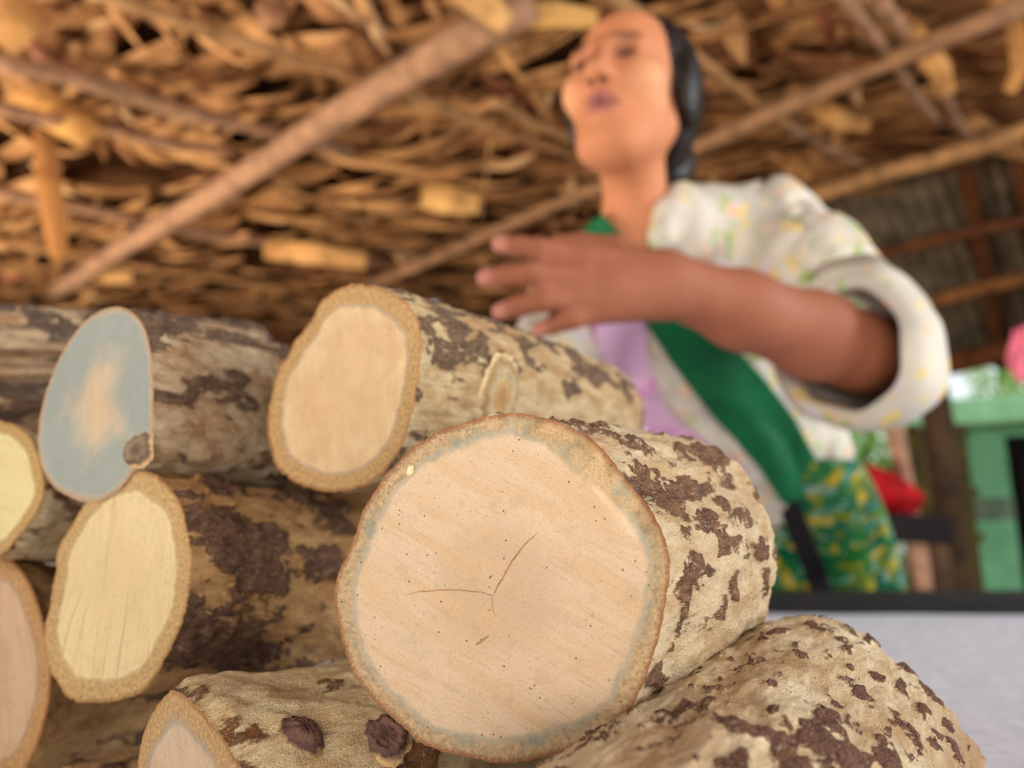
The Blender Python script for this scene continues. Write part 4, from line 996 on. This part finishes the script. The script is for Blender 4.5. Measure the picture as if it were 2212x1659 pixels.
J.ell(chest, TB, (.163, .112, .18), .03); J.ell(waist, TB, (.132, .106, .14), .06)
J.chain([chest, waist, waist * .5 + pelv * .5 + spine * .02], [.10, .098, .100], .04)
J.cap(neck1 - spine * .015 - fwd * .01, shL + np.array([0, 0, .005]), .060, .068, .04); J.cap(neck1 - spine * .06 - fwd * .01, shR, .054, .066, .04)
upm = shL * .5 + elL * .5
J.chain([shL, shL * .6 + elL * .4 + np.array([.012, 0, .0]), elL + (shL - elL) * .20 + np.array([.012, 0, .004])], [.066, .072, .068], .03)
J.cap(waist + lat * .06, P(1772, 985, 1.21), .075, .055, .04)
J.chain([shR, shR * .2 + elR * .8], [.07, .062], .03)
cst = neck1 + fwd * .05 - spine * .02
J.cap(neck0, neck1 + fwd * .015 + spine * .005, .050, .054, .012, 'sub'); J.cap(neck1 + fwd * .04, neck1 + fwd * .11 - spine * .07, .055, .03, .015, 'sub')
# collar leaf standing up on her left side
for pts, rs in (([P(1472, 425, .955), P(1452, 470, .935), P(1432, 510, .915)], (.016, .024, .020)), ([P(1474, 425, .955), P(1490, 470, .950), P(1500, 520, .93)], (.016, .026, .03))):
    J.chain(pts, rs, .015)
# hollow the sleeve end so the arm comes out of an open cuff
cend = elL + (shL - elL) * .10 + np.array([.010, 0, .0]); adir = nrm(wrL - elL)
JP, JF = J.surface(3)
wv_ = fbm(JP * np.array([16, 16, 16]), 61, 3); rid = np.abs(vnoise(JP @ np.stack([lat, fwd, spine]).T * np.array([26, 20, 9]), 77))
ctr = JP - (chest + waist) / 2
# smooth normals approximated from the faces
nm = np.zeros_like(JP); fn = np.cross(JP[JF[:, 2]] - JP[JF[:, 0]], JP[JF[:, 3]] - JP[JF[:, 1]])
for k in range(4): np.add.at(nm, JF[:, k], fn)
nm /= np.linalg.norm(nm, axis=1)[:, None] + 1e-9
JP = JP + nm * ((0.006 * wv_ - .009 * (1 - sstep(0, .25, rid))) * sstep(.10, .2, np.linalg.norm(JP - neck1, axis=1)))[:, None]
jacket = mesh('jacket', JP, JF, M_jacket, person)
# rolled open cuff: a lofted band around the elbow, with thickness
def band(name, rings, mat, parent, th=.006, n=48):
    V = []; m_ = len(rings)
    for (c, ax_, ra, rb, ph) in rings:
        a = nrm(np.cross(ax_, np.array([.2, .1, 1.0]))); b = np.cross(nrm(ax_), a)
        for k in range(n):
            t_ = 2 * math.pi * k / n; w = 1 + .035 * math.sin(3 * t_ + ph) + .02 * math.sin(7 * t_ + ph * 2)
            V.append(c + (a * math.cos(t_) * ra + b * math.sin(t_) * rb) * w)
    Fc = [(i * n + k, i * n + (k + 1) % n, (i + 1) * n + (k + 1) % n, (i + 1) * n + k) for i in range(m_ - 1) for k in range(n)]
    o = mesh(name, V, Fc, mat, parent); md = o.modifiers.new('thick', 'SOLIDIFY'); md.thickness = th; md.offset = 0; return o
updir = nrm(elL - shL)
axm = nrm(updir * .55 + adir * .75)
M_lining = simple('pale_cotton_lining', (222, 216, 204), .85, .08, 30)
c0 = elL + (shL - elL) * .30 + np.array([.012, 0, .004])
cuff = band('cuff', [(c0, updir, .066, .066, 0), (elL + (shL - elL) * .12 + np.array([.012, .0, .0]), nrm(updir * .9 + adir * .3), .076, .074, .4),
                     (elL + updir * .005 + adir * .012 + np.array([.006, 0, -.004]), axm, .080, .078, .8), (elL + updir * .018 + adir * .036, nrm(updir * .3 + adir * .9), .079, .078, 1.2),
                     (elL + updir * .018 + adir * .046, nrm(updir * .2 + adir), .068, .066, 1.2), (elL + updir * .008 + adir * .02, nrm(updir * .3 + adir * .9), .062, .062, 1.0)], M_jacket, jacket)
tag(cuff, 'rolled sleeve cuff at the elbow')

# cloth panels laid on the jacket / skirt surface
def bvh_of(*objs):
    V = []; Fc = []
    for (v, f) in objs:
        n = len(V); V += [tuple(x) for x in v]; Fc += [tuple(int(i) + n for i in q_) for q_ in f]
    return BVHTree.FromPolygons(V, Fc)
def panel(name, left, right, bv, mat, off, nu=16, nv=60, th=.004, parent=None, wob=.0, dfall=1.05):
    def res(pl_):
        p = np.array(pl_, float); L = np.concatenate([[0], np.cumsum(np.hypot(*np.diff(p, axis=0).T))]); s_ = np.linspace(0, L[-1], nv)
        return np.stack([np.interp(s_, L, p[:, 0]), np.interp(s_, L, p[:, 1])], -1)
    A = res(left); B = res(right); D = np.full((nv, nu), np.nan)
    for i in range(nv):
        for j in range(nu):
            k = j / (nu - 1); px, py = A[i] * (1 - k) + B[i] * k
            h = bv.ray_cast(Vector(EYE), Vector(nrm(ray(px, py))))
            if h[0] is not None: D[i, j] = proj(np.array(h[0]))[2]
    for i in range(nv):          # fill the misses from their neighbours
        ok = ~np.isnan(D[i])
        if ok.any(): D[i] = np.interp(np.arange(nu), np.arange(nu)[ok], D[i][ok])
    good = ~np.isnan(D[:, 0])
    for j in range(nu): D[:, j] = np.interp(np.arange(nv), np.arange(nv)[good], D[good, j]) if good.any() else dfall
    for _ in range(6):
        E = np.pad(D, 1, mode='edge'); D = np.minimum(D, .25 * (E[:-2, 1:-1] + E[2:, 1:-1] + E[1:-1, :-2] + E[1:-1, 2:]) + .0)
    V = []
    for i in range(nv):
        for j in range(nu):
            k = j / (nu - 1); px, py = A[i] * (1 - k) + B[i] * k
            V.append(P(px, py, D[i, j] - off - wob * math.sin(k * 9 + i * .1)))
    o = mesh(name, V, [(i * nu + j, i * nu + j + 1, (i + 1) * nu + j + 1, (i + 1) * nu + j) for i in range(nv - 1) for j in range(nu - 1)], mat, parent)
    md = o.modifiers.new('thick', 'SOLIDIFY'); md.thickness = th; md.offset = 1
    return o
M_pink = cloth_mat('pale_pink_cotton', (218, 176, 206), [(1, 3, (206, 140, 186), .56, .66)], 24)
M_green = simple('deep_green_cloth', (0, 86, 46), .7, .18, 8)
noarm = BF[(da[BF] > .12).all(1)]
bvJ = bvh_of((JP, JF), (BP, noarm))
panel('undershirt', [(1255, 600), (1275, 690), (1310, 800), (1370, 900), (1440, 990), (1520, 1070)], [(1340, 600), (1395, 690), (1405, 790), (1440, 890), (1520, 960), (1620, 1020)], bvh_of((JP, JF)), M_pink, .006, parent=person)
panel('sash', [(1240, 510), (1310, 600), (1385, 680), (1450, 780), (1540, 900), (1640, 1010), (1690, 1090)], [(1298, 462), (1400, 560), (1490, 650), (1580, 740), (1650, 815), (1716, 900), (1800, 1060)], bvJ, M_green, .012, parent=person, nu=20, wob=.002)
# skirt: green with yellow flowers and small shiny discs
t = NT('green_flowered_skirt'); o_ = t.coord(); c = t.mix(t.sm(t.noise(o_, 14, 3), .4, .6), lin((0, 84, 58)), lin((30, 104, 44)))
n1 = t.noise(o_, 26, 3, .6); n2 = t.noise(t.map(o_, loc=(3, 3, 3)), 34, 3, .6); zz = t.n('ShaderNodeSeparateXYZ'); t.l(o_, zz.inputs[0])
c = t.mix(t.sm(n1, .53, .60), c, lin((184, 156, 26))); c = t.mix(t.sm(n2, .56, .62), c, lin((112, 122, 24)))
n3 = t.noise(t.map(o_, loc=(9, 1, 5)), 40, 3, .6); c = t.mix(t.math('MULTIPLY', t.sm(n3, .56, .64), .8), c, lin((110, 158, 150)))
sp = t.voro(o_, 42, 'F1'); spk = t.math('SUBTRACT', 1.0, t.sm(sp, .10, .16)); c = t.mix(spk, c, lin((196, 214, 210)))
t.put(t.b.inputs['Metallic'], t.math('MULTIPLY', spk, .5)); M_skirt = t.done(c, .45)
V = []; n = 64
wc_ = P(1700, 1005, 1.17) + np.array([0, .0, 0])
levels = [(0.0, .104, .118), (-.012, .112, .126), (-.045, .128, .135), (-.09, .146, .14), (-.16, .164, .142), (-.22, .170, .142), (-.40, .168, .14), (-.62, .165, .14), (-.80, .17, .145)]
zr = wc_[2]
for (dz, ra, rb) in levels:
    z_ = zr + dz * (zr - .10) / .80 if dz < 0 else zr + dz; k = min(1, max(0, -dz / .16)); cx = wc_[0] * (1 - k) + (pelv[0] + .025) * k; cy = wc_[1] * (1 - k) + (pelv[1] + .085) * k
    for j in range(n):
        a = 2 * math.pi * j / n; w = 1 + .03 * math.sin(7 * a + dz * 5) * min(1, max(0, -dz * 4)) + .015 * math.sin(13 * a)
        V.append((cx + math.cos(a) * ra * w, cy + math.sin(a) * rb * w, z_))
SF = [(i * n + j, (i + 1) * n + j, (i + 1) * n + (j + 1) % n, i * n + (j + 1) % n) for i in range(len(levels) - 1) for j in range(n)]
SV = V
skirt = mesh('skirt', SV, SF, M_skirt, person); md = skirt.modifiers.new('sub', 'SUBSURF'); md.levels = 1; md.render_levels = 1
panel('fold_shadow', [(1640, 985), (1672, 1070), (1705, 1160), (1738, 1240), (1760, 1310)], [(1690, 990), (1712, 1060), (1752, 1150), (1785, 1230), (1808, 1310)], bvh_of((SV, SF)), simple('fold_shadow_black', (20, 18, 22), .8, .2, 12), .014, nu=8, parent=person)  # black strip paints the shaded fold down the skirt
# ------------------------------------------------------------------ CAMERA, LIGHT, WORLD
cam = bpy.data.cameras.new('camera'); co = bpy.data.objects.new('camera', cam); scene.collection.objects.link(co)
co.location = (0, 0, CZ); co.rotation_euler = (math.radians(90) + PITCH, 0, 0)
cam.lens = 26; cam.sensor_width = 36; cam.sensor_fit = 'HORIZONTAL'; cam.clip_start = 0.01; cam.clip_end = 200
cam.dof.use_dof = True; cam.dof.focus_distance = 0.205; cam.dof.aperture_fstop = 7.0
scene.camera = co
def area(name, loc, target, size, power, color):
    l = bpy.data.lights.new(name, 'AREA'); l.shape = 'DISK'; l.size = size; l.energy = power; l.color = color
    o = bpy.data.objects.new(name, l); scene.collection.objects.link(o); o.location = loc
    o.rotation_euler = (Vector(target) - Vector(loc)).to_track_quat('-Z', 'Y').to_euler(); return o
area('open_side_daylight', (-0.9, -1.5, 2.05), (0.1, 0.6, 0.95), 1.5, 42, (1.0, 0.97, 0.93))
area('left_thatch_fill', (-2.9, 1.6, 0.35), (0.2, 3.2, 2.6), 1.8, 210, (1.0, 0.90, 0.76))  # added fill lamp out of view, brightens the thatch from below
area('front_low_fill', (0.3, -1.6, 0.35), (0.6, 3.0, 2.7), 1.6, 58, (1.0, 0.95, 0.88))  # added fill lamp low behind the camera, lifts thatch and lower logs
area('right_side_daylight', (3.0, 0.2, 1.9), (0.4, 0.8, 0.75), 1.4, 95, (0.92, 0.96, 1.0))
w = bpy.data.worlds.new('world'); scene.world = w; w.use_nodes = True; nt = w.node_tree; nt.nodes.clear()
bg = nt.nodes.new('ShaderNodeBackground'); wo = nt.nodes.new('ShaderNodeOutputWorld'); nt.links.new(bg.outputs[0], wo.inputs[0])
tc = nt.nodes.new('ShaderNodeTexCoord'); sx = nt.nodes.new('ShaderNodeSeparateXYZ'); rp = nt.nodes.new('ShaderNodeValToRGB')
nt.links.new(tc.outputs['Generated'], sx.inputs[0]); nt.links.new(sx.outputs[2], rp.inputs[0]); nt.links.new(rp.outputs[0], bg.inputs[0])
rp.color_ramp.elements[0].color = (0.80, 0.86, 0.86, 1); rp.color_ramp.elements[1].color = (0.72, 0.86, 1.0, 1)
bg.inputs[1].default_value = 1.3
scene.view_settings.view_transform = 'Standard'; scene.view_settings.look = 'None'; scene.view_settings.exposure = 0.0

scene.cycles.max_bounces = 6; scene.cycles.diffuse_bounces = 3; scene.cycles.glossy_bounces = 2; scene.cycles.transmission_bounces = 2; scene.cycles.transparent_max_bounces = 4
scene.cycles.use_adaptive_sampling = True; scene.cycles.adaptive_threshold = 0.03
